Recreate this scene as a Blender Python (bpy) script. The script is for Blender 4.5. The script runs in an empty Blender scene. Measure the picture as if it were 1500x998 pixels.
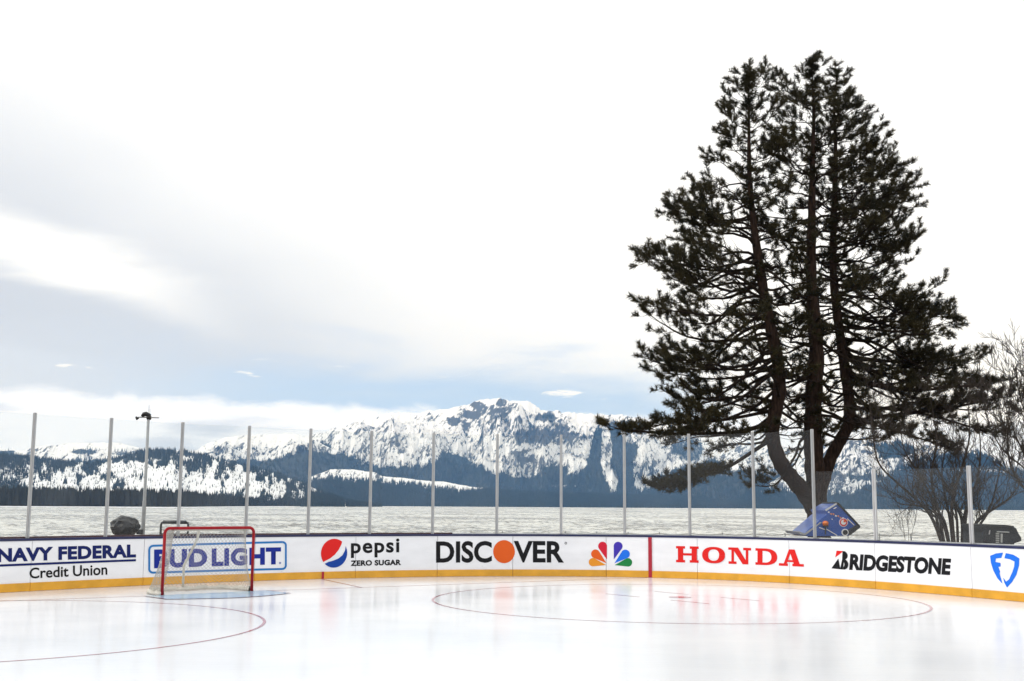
import bpy, bmesh, math, random
import numpy as np
from mathutils import Vector, Matrix, noise as mnoise

# ------------------------------------------------------------------ camera
F, HC, PITCH, ROLL = 1735.0, 1.73, math.atan(243 / 1735.0), math.radians(0.36)
S = bpy.context.scene
cd = bpy.data.cameras.new('camera'); cam = bpy.data.objects.new('camera', cd); S.collection.objects.link(cam)
cd.sensor_width = 36; cd.lens = F / 1500 * 36; cd.clip_start = 0.1; cd.clip_end = 60000
_f = Vector((0, math.cos(PITCH), math.sin(PITCH))); _u = Vector((0, -math.sin(PITCH), math.cos(PITCH))); _r = Vector((1, 0, 0))
_c, _s = math.cos(ROLL), math.sin(ROLL)
R2 = _r * _c + _u * _s; U2 = _u * _c - _r * _s
cam.matrix_world = Matrix(((R2.x, U2.x, -_f.x, 0), (R2.y, U2.y, -_f.y, 0), (R2.z, U2.z, -_f.z, HC), (0, 0, 0, 1)))
S.camera = cam
# ------------------------------------------------------------------ sky and sun
SUN_EL, SUN_AZ = math.radians(33), math.radians(-100)      # azimuth from +Y, clockwise
S.view_settings.view_transform = 'Standard'; S.view_settings.look = 'None'
S.view_settings.exposure = 0.0; S.view_settings.gamma = 1.0; S.view_settings.use_curve_mapping = False
W = bpy.data.worlds.new('World'); S.world = W; W.use_nodes = True
def build_world():
    nt = W.node_tree; nt.nodes.clear(); N = nt.nodes.new; L = nt.links.new
    def math_(op, a, b=None, clamp=False):
        n = N('ShaderNodeMath'); n.operation = op; n.use_clamp = clamp
        for i, v in enumerate((a, b)):
            if v is None: continue
            if isinstance(v, (int, float)): n.inputs[i].default_value = v
            else: L(v, n.inputs[i])
        return n.outputs[0]
    def mix(f, a, b):
        n = N('ShaderNodeMix'); n.data_type = 'RGBA'
        if isinstance(f, (int, float)): n.inputs[0].default_value = f
        else: L(f, n.inputs[0])
        for i, v in ((6, a), (7, b)):
            if isinstance(v, tuple): n.inputs[i].default_value = v + (1,)
            else: L(v, n.inputs[i])
        return n.outputs[2]
    def sstep(x, a, b):
        n = N('ShaderNodeMapRange'); n.interpolation_type = 'SMOOTHSTEP'; n.clamp = True
        L(x, n.inputs[0]); n.inputs[1].default_value = a; n.inputs[2].default_value = b
        return n.outputs[0]
    def noise(vec, scale, detail=5, rough=.55, dist=0):
        n = N('ShaderNodeTexNoise'); L(vec, n.inputs['Vector']); n.inputs['Scale'].default_value = scale
        n.inputs['Detail'].default_value = detail; n.inputs['Roughness'].default_value = rough; n.inputs['Distortion'].default_value = dist
        return n.outputs[0]
    out = N('ShaderNodeOutputWorld'); bg = N('ShaderNodeBackground'); L(bg.outputs[0], out.inputs[0])
    sky = N('ShaderNodeTexSky'); sky.sky_type = 'NISHITA'; sky.sun_disc = False
    sky.sun_elevation = SUN_EL; sky.sun_rotation = SUN_AZ; sky.altitude = 1900; sky.dust_density = 1.5
    sc = N('ShaderNodeVectorMath'); sc.operation = 'SCALE'; L(sky.outputs[0], sc.inputs[0]); sc.inputs[3].default_value = 0.12
    tc = N('ShaderNodeTexCoord'); sep = N('ShaderNodeSeparateXYZ'); L(tc.outputs['Generated'], sep.inputs[0])
    X, Y, Z = sep.outputs
    mp = N('ShaderNodeMapping'); L(tc.outputs['Generated'], mp.inputs[0]); mp.inputs['Scale'].default_value = (1, 1, 5.5)
    vec = mp.outputs[0]
    mp2 = N('ShaderNodeMapping'); L(tc.outputs['Generated'], mp2.inputs[0]); mp2.inputs['Scale'].default_value = (1, 1, 2.2); mp2.inputs['Location'].default_value = (3.1, .7, 1.3)
    vec2 = mp2.outputs[0]
    n1 = noise(vec2, 2.2, 4, .5); n2 = noise(vec, 5.0, 6, .55, .3); n3 = noise(vec2, 26, 6, .6, .4)
    # stratus deck: thin near the horizon, solid and bright overhead; its lower rim slopes down to the right
    wob = math_('MULTIPLY', math_('SUBTRACT', n2, .5), .11)
    elev = math_('ADD', Z, wob)
    deck = sstep(math_('ADD', elev, math_('MULTIPLY', math_('MAXIMUM', math_('SUBTRACT', X, .10), 0.0), .6)), .080, .150)
    # grey underside of the deck towards the left
    slope = math_('ADD', math_('ADD', Z, math_('MULTIPLY', X, .42)), math_('MULTIPLY', math_('SUBTRACT', n1, .5), .16))
    bright = sstep(slope, -.02, .25)
    u_ = math_('ADD', math_('ADD', Z, math_('MULTIPLY', X, .32)), math_('MULTIPLY', math_('SUBTRACT', n2, .5), .05))
    wedge = math_('MULTIPLY', math_('MULTIPLY', sstep(u_, .045, .075), sstep(u_, .115, .085)), sstep(X, -.20, -.36))
    bright = math_('ADD', bright, math_('MULTIPLY', wedge, .85), True)
    grey = mix(bright, (.67, .71, .785), (1.18, 1.18, 1.165))
    # open strip of pale blue sky above the horizon
    blue = mix(.80, sc.outputs[0], (.56, .71, .98))
    blue = mix(sstep(X, -.40, -.14), (.74, .79, .88), blue)
    vis = mix(deck, blue, grey)
    # cumulus tops lying along the horizon, lower on the right
    rim = math_('SUBTRACT', math_('SUBTRACT', Z, math_('MULTIPLY', math_('SUBTRACT', n3, .5), .022)), math_('MULTIPLY', X, -.03))
    cum = sstep(rim, .082, .072)
    shade = sstep(math_('ADD', noise(vec, 9, 4, .5), math_('MULTIPLY', Z, 5.5)), .62, .86)
    cumc = mix(math_('ADD', shade, sstep(X, .0, .3), True), (.68, .735, .85), (1.03, 1.07, 1.16))
    vis = mix(cum, vis, cumc)
    # a few small white puffs floating in the blue strip
    puff = math_('MULTIPLY', sstep(noise(vec, 13, 5, .6), .625, .69), math_('MULTIPLY', sstep(Z, .085, .095), sstep(Z, .125, .105)))
    vis = mix(puff, vis, (1.08, 1.08, 1.08))
    L(vis, bg.inputs[0]); bg.inputs[1].default_value = 1.0
build_world()
sl = bpy.data.lights.new('sun', 'SUN'); sl.energy = 1.3; sl.angle = math.radians(12); sl.color = (1, .96, .9)
sun = bpy.data.objects.new('sun', sl); S.collection.objects.link(sun)
sd = Vector((math.sin(SUN_AZ) * math.cos(SUN_EL), math.cos(SUN_AZ) * math.cos(SUN_EL), math.sin(SUN_EL)))
sun.rotation_euler = (-sd).to_track_quat('-Z', 'Y').to_euler(); sun.location = (-40, -40, 60)
S.render.engine = 'CYCLES'
S.cycles.use_denoising = True; S.cycles.max_bounces = 8; S.cycles.transparent_max_bounces = 24; S.cycles.volume_bounces = 1
S.cycles.sample_clamp_indirect = 6

# ------------------------------------------------------------------ helpers
rng = np.random.default_rng(7); random.seed(7)
COL = S.collection
def ray(px, py):
    return (R2 * ((px - 750) / F) + U2 * ((499 - py) / F) + _f)
def on_z(px, py, z=0.0):
    d = ray(px, py); t = (z - HC) / d.z; return Vector((d.x * t, d.y * t, z))
def at(px, py, Y):
    d = ray(px, py); t = Y / d.y; return Vector((d.x * t, Y, HC + d.z * t))
def project(p):
    v = Vector(p) - Vector((0, 0, HC)); z = v.dot(_f)
    return 750 + F * v.dot(R2) / z, 499 - F * v.dot(U2) / z
def link(o, parent=None):
    COL.objects.link(o)
    if parent is not None: o.parent = parent
    return o
def mesh_obj(name, verts, faces, mat, parent=None, smooth=False, mats=None, midx=None):
    me = bpy.data.meshes.new(name); me.from_pydata([tuple(v) for v in verts], [], [tuple(f) for f in faces])
    for m in (mats or [mat]): me.materials.append(m)
    if midx is not None: me.polygons.foreach_set('material_index', midx)
    if smooth: me.polygons.foreach_set('use_smooth', [True] * len(me.polygons))
    me.update()
    return link(bpy.data.objects.new(name, me), parent)
def np_obj(name, V, Fc, mat, parent=None, smooth=False):
    me = bpy.data.meshes.new(name); V = np.asarray(V, np.float32); Fc = np.asarray(Fc, np.int32); k = Fc.shape[1]
    me.vertices.add(len(V)); me.vertices.foreach_set('co', V.ravel())
    me.loops.add(Fc.size); me.loops.foreach_set('vertex_index', Fc.ravel())
    me.polygons.add(len(Fc)); me.polygons.foreach_set('loop_start', np.arange(0, Fc.size, k, dtype=np.int32))
    me.polygons.foreach_set('use_smooth', np.full(len(Fc), smooth))
    me.materials.append(mat); me.update(calc_edges=True); me.validate()
    return link(bpy.data.objects.new(name, me), parent)
def empty(name, loc, label=None, cat=None, group=None):
    o = bpy.data.objects.new(name, None); o.location = loc; o.empty_display_size = .2; COL.objects.link(o)
    return tag(o, label, cat, group)
def tag(o, label=None, cat=None, group=None, kind=None):
    for k, v in (('label', label), ('category', cat), ('group', group), ('kind', kind)):
        if v: o[k] = v
    return o
class MB:
    """collects shapes in world space; build() makes one mesh, moved into the parent's frame"""
    def __init__(s): s.v = []; s.f = []
    def add(s, v, f):
        n = len(s.v); s.v += [Vector(p) for p in v]; s.f += [tuple(i + n for i in q) for q in f]; return s
    def box(s, c, sx, sy, sz, M=None):
        c = Vector(c); v = []
        for x in (-1, 1):
            for y in (-1, 1):
                for z in (-1, 1):
                    p = Vector((x * sx / 2, y * sy / 2, z * sz / 2)); v.append(c + (M @ p if M else p))
        return s.add(v, [(0, 1, 3, 2), (4, 6, 7, 5), (0, 4, 5, 1), (2, 3, 7, 6), (0, 2, 6, 4), (1, 5, 7, 3)])
    def tube(s, pts, rad, n=8, cap=True):
        pts = [Vector(p) for p in pts]; rad = rad if isinstance(rad, (list, tuple)) else [rad] * len(pts)
        v = []; f = []; prev = None
        for i, p in enumerate(pts):
            t = (pts[min(i + 1, len(pts) - 1)] - pts[max(i - 1, 0)])
            t = t.normalized() if t.length > 1e-9 else Vector((0, 0, 1))
            if prev is None:
                a = Vector((0, 0, 1)) if abs(t.z) < .9 else Vector((1, 0, 0)); x = t.cross(a).normalized()
            else:
                x = (prev - t * prev.dot(t)); x = x.normalized() if x.length > 1e-6 else t.orthogonal().normalized()
            prev = x; y = t.cross(x)
            for k in range(n):
                a = 2 * math.pi * k / n; v.append(p + (x * math.cos(a) + y * math.sin(a)) * rad[i])
        for i in range(len(pts) - 1):
            for k in range(n):
                a, b = i * n + k, i * n + (k + 1) % n; f.append((a, b, b + n, a + n))
        if cap and n > 2: f.append(tuple(reversed(range(n)))); f.append(tuple(range((len(pts) - 1) * n, len(pts) * n)))
        return s.add(v, f)
    def prism(s, poly, d):
        """closed 3D polygon swept by vector d"""
        n = len(poly); d = Vector(d); v = [Vector(p) for p in poly] + [Vector(p) + d for p in poly]
        return s.add(v, [tuple(reversed(range(n))), tuple(range(n, 2 * n))] + [(i, (i + 1) % n, n + (i + 1) % n, n + i) for i in range(n)])
    def build(s, name, mat, parent=None, smooth=False, bevel=0):
        off = parent_loc(parent)
        o = mesh_obj(name, [p - off for p in s.v], s.f, mat, parent, smooth)
        if bevel:
            m = o.modifiers.new('bevel', 'BEVEL'); m.width = bevel; m.segments = 2; m.limit_method = 'ANGLE'
        return o
def parent_loc(p):
    r = Vector((0, 0, 0))
    while p is not None: r += p.location; p = p.parent
    return r
def spline(pts, n):
    """Catmull-Rom through pts"""
    pts = [Vector(p) for p in pts]; P = [pts[0] * 2 - pts[1]] + pts + [pts[-1] * 2 - pts[-2]]; out = []
    for i in range(len(pts) - 1):
        a, b, c, d = P[i:i + 4]
        for k in range(n):
            t = k / n
            out.append(.5 * ((2 * b) + (c - a) * t + (2 * a - 5 * b + 4 * c - d) * t * t + (3 * b - a - 3 * c + d) * t ** 3))
    return out + [pts[-1]]

# ------------------------------------------------------------------ materials
def mat(name, col, rough=.6, metal=0, spec=.5, var=0, vscale=8, bump=0, bscale=40, ior=1.45, vstretch=(1, 1, 1), coat=0, detail=6):
    m = bpy.data.materials.new(name); m.use_nodes = True; nt = m.node_tree; b = nt.nodes['Principled BSDF']
    b.inputs['Base Color'].default_value = col + (1,); b.inputs['Roughness'].default_value = rough
    b.inputs['Metallic'].default_value = metal; b.inputs['Specular IOR Level'].default_value = spec; b.inputs['IOR'].default_value = ior
    b.inputs['Coat Weight'].default_value = coat
    if name.startswith('print_'): b.inputs['Specular IOR Level'].default_value = .12
    tc = nt.nodes.new('ShaderNodeTexCoord'); mp = nt.nodes.new('ShaderNodeMapping'); mp.inputs['Scale'].default_value = vstretch
    nt.links.new(tc.outputs['Object'], mp.inputs[0])
    if var:
        n = nt.nodes.new('ShaderNodeTexNoise'); n.inputs['Scale'].default_value = vscale; n.inputs['Detail'].default_value = detail
        nt.links.new(mp.outputs[0], n.inputs['Vector'])
        r = nt.nodes.new('ShaderNodeValToRGB'); e = r.color_ramp.elements
        e[0].position = .3; e[1].position = .7
        e[0].color = tuple(max(0, c * (1 - var)) for c in col) + (1,); e[1].color = tuple(min(1, c * (1 + var)) for c in col) + (1,)
        nt.links.new(n.outputs[0], r.inputs[0]); nt.links.new(r.outputs[0], b.inputs['Base Color'])
    if bump:
        n = nt.nodes.new('ShaderNodeTexNoise'); n.inputs['Scale'].default_value = bscale; n.inputs['Detail'].default_value = 6
        nt.links.new(mp.outputs[0], n.inputs['Vector'])
        bp = nt.nodes.new('ShaderNodeBump'); bp.inputs['Strength'].default_value = bump; bp.inputs['Distance'].default_value = .02
        nt.links.new(n.outputs[0], bp.inputs['Height']); nt.links.new(bp.outputs[0], b.inputs['Normal'])
    return m
M = dict(
    board=mat('board_white', (.86, .865, .89), .35, spec=.3, var=.05, vscale=1.3, vstretch=(1, 1, 3)),
    kick=mat('kick_yellow', (.72, .36, .03), .4, var=.13, vscale=3),
    cap=mat('cap_navy', (.012, .016, .07), .4, var=.15),
    maroon=mat('ledge_maroon', (.09, .03, .035), .6, var=.2),
    alu=mat('aluminium', (.50, .49, .49), .42, .55, var=.12, vscale=3, vstretch=(3, 3, 1)),
    alu_light=mat('aluminium_light', (.66, .66, .67), .4, .4, var=.08, vscale=3),
    grey_paint=mat('grey_paint', (.35, .36, .37), .5, var=.1),
    navy=mat('print_navy', (.012, .02, .115), .45), black=mat('print_black', (.012, .012, .014), .45),
    budblue=mat('print_royal_blue', (.015, .03, .27), .45), skyblue=mat('print_light_blue', (.03, .19, .50), .45),
    pred=mat('print_red', (.72, .022, .02), .45), pblue=mat('print_blue', (.012, .06, .34), .45),
    orange=mat('print_orange', (.75, .12, .02), .45), amber=mat('print_amber', (.78, .30, .03), .45),
    crimson=mat('print_crimson', (.62, .02, .045), .45), violet=mat('print_violet', (.06, .04, .40), .45),
    azure=mat('print_azure', (.02, .17, .78), .45), green=mat('print_green', (.02, .22, .06), .45),
    white=mat('print_white', (.8, .8, .8), .45), seam=mat('seam_grey', (.25, .26, .28), .6),
    redline=mat('line_red', (.40, .012, .03), .45),
    goalred=mat('goal_red', (.30, .006, .012), .4, spec=.25, var=.12, vscale=12),
    cord=mat('net_cord', (.44, .42, .38), .9), pad=mat('white_padding', (.62, .59, .52), .7, var=.12, vscale=5, bump=.3, bscale=20),
    tarp=mat('black_tarp', (.022, .022, .025), .42, var=.3, vscale=5, bump=.5, bscale=14),
    darkmetal=mat('dark_metal', (.045, .047, .05), .45, .3, var=.2), blackplastic=mat('black_plastic', (.012, .012, .013), .4),
    machblue=mat('machine_blue', (.016, .078, .36), .38, var=.22, vscale=2.5, coat=.2),
    machdeep=mat('machine_deep_blue', (.02, .035, .17), .4, var=.2, vscale=3),
    charcoal=mat('charcoal_shell', (.03, .033, .038), .45, var=.25, vscale=3), louvre=mat('louvre_grey', (.42, .43, .42), .5),
    rubber=mat('rubber', (.015, .015, .015), .8), beacon=mat('beacon_orange', (.75, .17, .01), .25, coat=.5),
    bark=mat('pine_bark', (.036, .022, .016), .9, spec=.15, var=.55, vscale=5, vstretch=(3, 3, .7), bump=1.0, bscale=16),
    branchbark=mat('branch_bark', (.024, .017, .013), .9, spec=.15, var=.4, vscale=8),
    twig=mat('bare_twig', (.056, .047, .042), .85, spec=.15, var=.35, vscale=6),
    rope=mat('rope_white', (.55, .55, .53), .8),
)
def needle_mat():
    m = bpy.data.materials.new('pine_needles'); m.use_nodes = True; nt = m.node_tree; b = nt.nodes['Principled BSDF']
    n = nt.nodes.new('ShaderNodeTexNoise'); n.inputs['Scale'].default_value = 1.1; n.inputs['Detail'].default_value = 4
    g = nt.nodes.new('ShaderNodeNewGeometry'); nt.links.new(g.outputs['Position'], n.inputs['Vector'])
    r = nt.nodes.new('ShaderNodeValToRGB'); e = r.color_ramp.elements
    e[0].position = .35; e[0].color = (.016, .016, .006, 1); e[1].position = .7; e[1].color = (.056, .045, .015, 1)
    nt.links.new(n.outputs[0], r.inputs[0]); nt.links.new(r.outputs[0], b.inputs['Base Color'])
    b.inputs['Roughness'].default_value = .65; b.inputs['Specular IOR Level'].default_value = .25
    return m
def scuff(m, amount=.5, col=(.30, .30, .32)):
    nt = m.node_tree; b = nt.nodes['Principled BSDF']; src = b.inputs['Base Color'].links[0].from_socket; N = nt.nodes.new; L = nt.links.new
    g = N('ShaderNodeNewGeometry'); mp = N('ShaderNodeMapping'); mp.inputs['Scale'].default_value = (1.2, 1.2, 7); L(g.outputs['Position'], mp.inputs[0])
    n = N('ShaderNodeTexNoise'); n.inputs['Scale'].default_value = 3.2; n.inputs['Detail'].default_value = 7; n.inputs['Roughness'].default_value = .72; L(mp.outputs[0], n.inputs['Vector'])
    r = N('ShaderNodeMapRange'); L(n.outputs[0], r.inputs[0]); r.inputs[1].default_value = .64; r.inputs[2].default_value = .74; r.inputs[4].default_value = amount
    x = N('ShaderNodeMix'); x.data_type = 'RGBA'; L(r.outputs[0], x.inputs[0]); L(src, x.inputs[6]); x.inputs[7].default_value = col + (1,); L(x.outputs[2], b.inputs['Base Color'])
scuff(M['board'], .45); scuff(M['kick'], .6, (.20, .10, .03))
M['needles'] = needle_mat()
def ice_mat():
    m = bpy.data.materials.new('ice'); m.use_nodes = True; nt = m.node_tree; b = nt.nodes['Principled BSDF']; N = nt.nodes.new; L = nt.links.new
    g = N('ShaderNodeNewGeometry')
    n = N('ShaderNodeTexNoise'); n.inputs['Scale'].default_value = .35; n.inputs['Detail'].default_value = 7; L(g.outputs['Position'], n.inputs['Vector'])
    r = N('ShaderNodeValToRGB'); e = r.color_ramp.elements
    e[0].position = .3; e[0].color = (.84, .87, .925, 1); e[1].position = .7; e[1].color = (.89, .905, .935, 1)
    L(n.outputs[0], r.inputs[0]); L(r.outputs[0], b.inputs['Base Color'])
    rr = N('ShaderNodeMapRange'); L(n.outputs[0], rr.inputs[0]); rr.inputs[1].default_value = .3; rr.inputs[2].default_value = .7
    rr.inputs[3].default_value = .12; rr.inputs[4].default_value = .21; L(rr.outputs[0], b.inputs['Roughness'])
    b.inputs['IOR'].default_value = 1.31; b.inputs['Specular IOR Level'].default_value = .40
    n2 = N('ShaderNodeTexNoise'); n2.inputs['Scale'].default_value = 5.; n2.inputs['Detail'].default_value = 8; n2.inputs['Roughness'].default_value = .65
    L(g.outputs['Position'], n2.inputs['Vector'])
    # skate cuts and resurfacing streaks
    mp = N('ShaderNodeMapping'); mp.inputs['Rotation'].default_value = (0, 0, .55); mp.inputs['Scale'].default_value = (.35, 9, 1); L(g.outputs['Position'], mp.inputs[0])
    n3 = N('ShaderNodeTexNoise'); n3.inputs['Scale'].default_value = 1.6; n3.inputs['Detail'].default_value = 5; n3.inputs['Distortion'].default_value = .6; L(mp.outputs[0], n3.inputs['Vector'])
    ad = N('ShaderNodeMath'); ad.operation = 'MULTIPLY_ADD'; L(n3.outputs[0], ad.inputs[0]); ad.inputs[1].default_value = .8; L(n2.outputs[0], ad.inputs[2])
    bp = N('ShaderNodeBump'); bp.inputs['Strength'].default_value = .10; bp.inputs['Distance'].default_value = .010
    L(ad.outputs[0], bp.inputs['Height']); L(bp.outputs[0], b.inputs['Normal'])
    return m
M['ice'] = ice_mat()
def glossy_paint(name, col):
    m = mat(name, col, .12, ior=1.31, var=.12, vscale=2); return m
M['icered'] = glossy_paint('ice_line_red', (.52, .24, .28)); M['iceblue'] = glossy_paint('ice_crease_blue', (.42, .61, .80))
def glass_mat():
    m = bpy.data.materials.new('rink_glass'); m.use_nodes = True; nt = m.node_tree; nt.nodes.clear(); N = nt.nodes.new; L = nt.links.new
    o = N('ShaderNodeOutputMaterial'); t = N('ShaderNodeBsdfTransparent'); t.inputs[0].default_value = (.965, .975, .975, 1)
    gl = N('ShaderNodeBsdfGlossy'); gl.inputs['Roughness'].default_value = .02
    di = N('ShaderNodeBsdfDiffuse'); di.inputs[0].default_value = (.75, .77, .8, 1)
    fr = N('ShaderNodeFresnel'); fr.inputs[0].default_value = 1.12
    n = N('ShaderNodeTexNoise'); n.inputs['Scale'].default_value = .9; n.inputs['Detail'].default_value = 5
    tc = N('ShaderNodeTexCoord'); L(tc.outputs['Object'], n.inputs['Vector'])
    mr = N('ShaderNodeMapRange'); L(n.outputs[0], mr.inputs[0]); mr.inputs[1].default_value = .35; mr.inputs[2].default_value = .75; mr.inputs[3].default_value = .010; mr.inputs[4].default_value = .027
    m1 = N('ShaderNodeMixShader'); L(mr.outputs[0], m1.inputs[0]); L(t.outputs[0], m1.inputs[1]); L(di.outputs[0], m1.inputs[2])
    m2 = N('ShaderNodeMixShader'); L(fr.outputs[0], m2.inputs[0]); L(m1.outputs[0], m2.inputs[1]); L(gl.outputs[0], m2.inputs[2])
    L(m2.outputs[0], o.inputs[0]); return m
M['glass'] = glass_mat(); M['glassedge'] = mat('glass_edge', (.62, .65, .66), .35)
def water_mat():
    m = bpy.data.materials.new('lake_water'); m.use_nodes = True; nt = m.node_tree; b = nt.nodes['Principled BSDF']; N = nt.nodes.new; L = nt.links.new
    g = N('ShaderNodeNewGeometry')
    b.inputs['Base Color'].default_value = (.20, .20, .175, 1); b.inputs['Roughness'].default_value = .22; b.inputs['IOR'].default_value = 1.333
    mp = N('ShaderNodeMapping'); L(g.outputs['Position'], mp.inputs[0]); mp.inputs['Scale'].default_value = (.55, 1, 1)
    n1 = N('ShaderNodeTexNoise'); n1.inputs['Scale'].default_value = .42; n1.inputs['Detail'].default_value = 7; n1.inputs['Roughness'].default_value = .62; L(mp.outputs[0], n1.inputs['Vector'])
    bp = N('ShaderNodeBump'); bp.inputs['Strength'].default_value = .9; bp.inputs['Distance'].default_value = .7
    L(n1.outputs[0], bp.inputs['Height']); L(bp.outputs[0], b.inputs['Normal'])
    # white caps, with sky sheen and dark wave dashes painted into the colour
    n2 = N('ShaderNodeTexNoise'); n2.inputs['Scale'].default_value = .5; n2.inputs['Detail'].default_value = 7; n2.inputs['Roughness'].default_value = .7; L(mp.outputs[0], n2.inputs['Vector'])
    r = N('ShaderNodeValToRGB'); e = r.color_ramp.elements; e[0].position = .42; e[0].color = (.12, .115, .10, 1); e[1].position = .56; e[1].color = (.74, .725, .66, 1)
    n4 = N('ShaderNodeTexNoise'); n4.inputs['Scale'].default_value = .012; n4.inputs['Detail'].default_value = 3; L(g.outputs['Position'], n4.inputs['Vector'])
    ad = N('ShaderNodeMath'); ad.operation = 'MULTIPLY_ADD'; L(n4.outputs[0], ad.inputs[0]); ad.inputs[1].default_value = .5; ad.inputs[2].default_value = -.25
    a2 = N('ShaderNodeMath'); a2.operation = 'ADD'; L(n2.outputs[0], a2.inputs[0]); L(ad.outputs[0], a2.inputs[1])
    L(a2.outputs[0], r.inputs[0]); L(r.outputs[0], b.inputs['Base Color'])
    return m
M['water'] = water_mat()
def ground_mat():
    m = mat('ground_soil', (.16, .12, .08), .95, var=.4, vscale=.6, bump=.6, bscale=6); return m
M['ground'] = ground_mat()

# ------------------------------------------------------------------ numpy noise
def vnoise(x, y, seed):
    xi = np.floor(x).astype(np.int64); yi = np.floor(y).astype(np.int64); xf = x - xi; yf = y - yi
    def h(a, b):
        n = (a * 374761393 + b * 668265263 + seed * 1442695041) & 0xffffffff
        n = ((n ^ (n >> 13)) * 1274126177) & 0xffffffff; n = n ^ (n >> 16); return (n & 0xffff) / 65535.0
    u = xf * xf * xf * (xf * (xf * 6 - 15) + 10); v = yf * yf * yf * (yf * (yf * 6 - 15) + 10)
    return (h(xi, yi) * (1 - u) + h(xi + 1, yi) * u) * (1 - v) + (h(xi, yi + 1) * (1 - u) + h(xi + 1, yi + 1) * u) * v
def fbm(x, y, seed, o=5, g=.5, ridged=False):
    r = 0; a = 1; t = 0
    for i in range(o):
        n = vnoise(x * 2 ** i + 17.3 * i, y * 2 ** i - 9.1 * i, seed + i)
        if ridged: n = 1 - np.abs(2 * n - 1)
        r = r + n * a; t += a; a *= g
    return r / t
def sst(x, a, b):
    t = np.clip((x - a) / (b - a), 0, 1); return t * t * (3 - 2 * t)

# ------------------------------------------------------------------ board line of the rink (plan)
PC = None
def fit_curve():
    px = [(0, 868.6), (120, 862.6), (262, 856), (400, 850), (473, 848), (520, 847), (600, 845.5), (680, 845), (750, 845), (820, 845), (890, 845), (952, 846), (1020, 847.8),
          (1085, 851), (1150, 855), (1270, 862.6), (1380, 871), (1440, 876.5), (1500, 882.4)]
    q = [on_z(*p) for p in px]; return np.polyfit([p.x for p in q], [p.y for p in q], 5)
PC = fit_curve(); PD = np.polyder(PC)
XL, XR = -10.2, 9.8
def curve_y(x):
    if x < XL: return np.polyval(PC, XL) + (x - XL) * np.polyval(PD, XL)
    if x > XR: return np.polyval(PC, XR) + (x - XR) * np.polyval(PD, XR)
    return float(np.polyval(PC, x))
_xs = np.linspace(-19, 16, 3501); _ys = np.array([curve_y(x) for x in _xs])
_ss = np.concatenate([[0], np.cumsum(np.hypot(np.diff(_xs), np.diff(_ys)))])
def C(s, off=0.0, z=0.0):
    """point on the board face at arc length s, off metres towards the ice"""
    x = np.interp(s, _ss, _xs); y = np.interp(s, _ss, _ys)
    x1, x0 = np.interp(s + .15, _ss, _xs), np.interp(s - .15, _ss, _xs); y1, y0 = np.interp(s + .15, _ss, _ys), np.interp(s - .15, _ss, _ys)
    t = Vector((x1 - x0, y1 - y0, 0)).normalized(); n = Vector((t.y, -t.x, 0))
    return Vector((x, y, z)) + n * off
def on_board(px, py):
    """pixel -> (arc length, height) on the board face"""
    d = ray(px, py); lo, hi = 5.0, 60.0
    k = d.x / d.y
    f = _xs - k * _ys                    # sign change where the sight line meets the curve
    i = int(np.argmax(f > 0)); t = f[i - 1] / (f[i - 1] - f[i])
    s = _ss[i - 1] + t * (_ss[i] - _ss[i - 1]); y = np.interp(s, _ss, _ys)
    return s, HC + d.z * y / d.y
BH = 1.04

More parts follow.
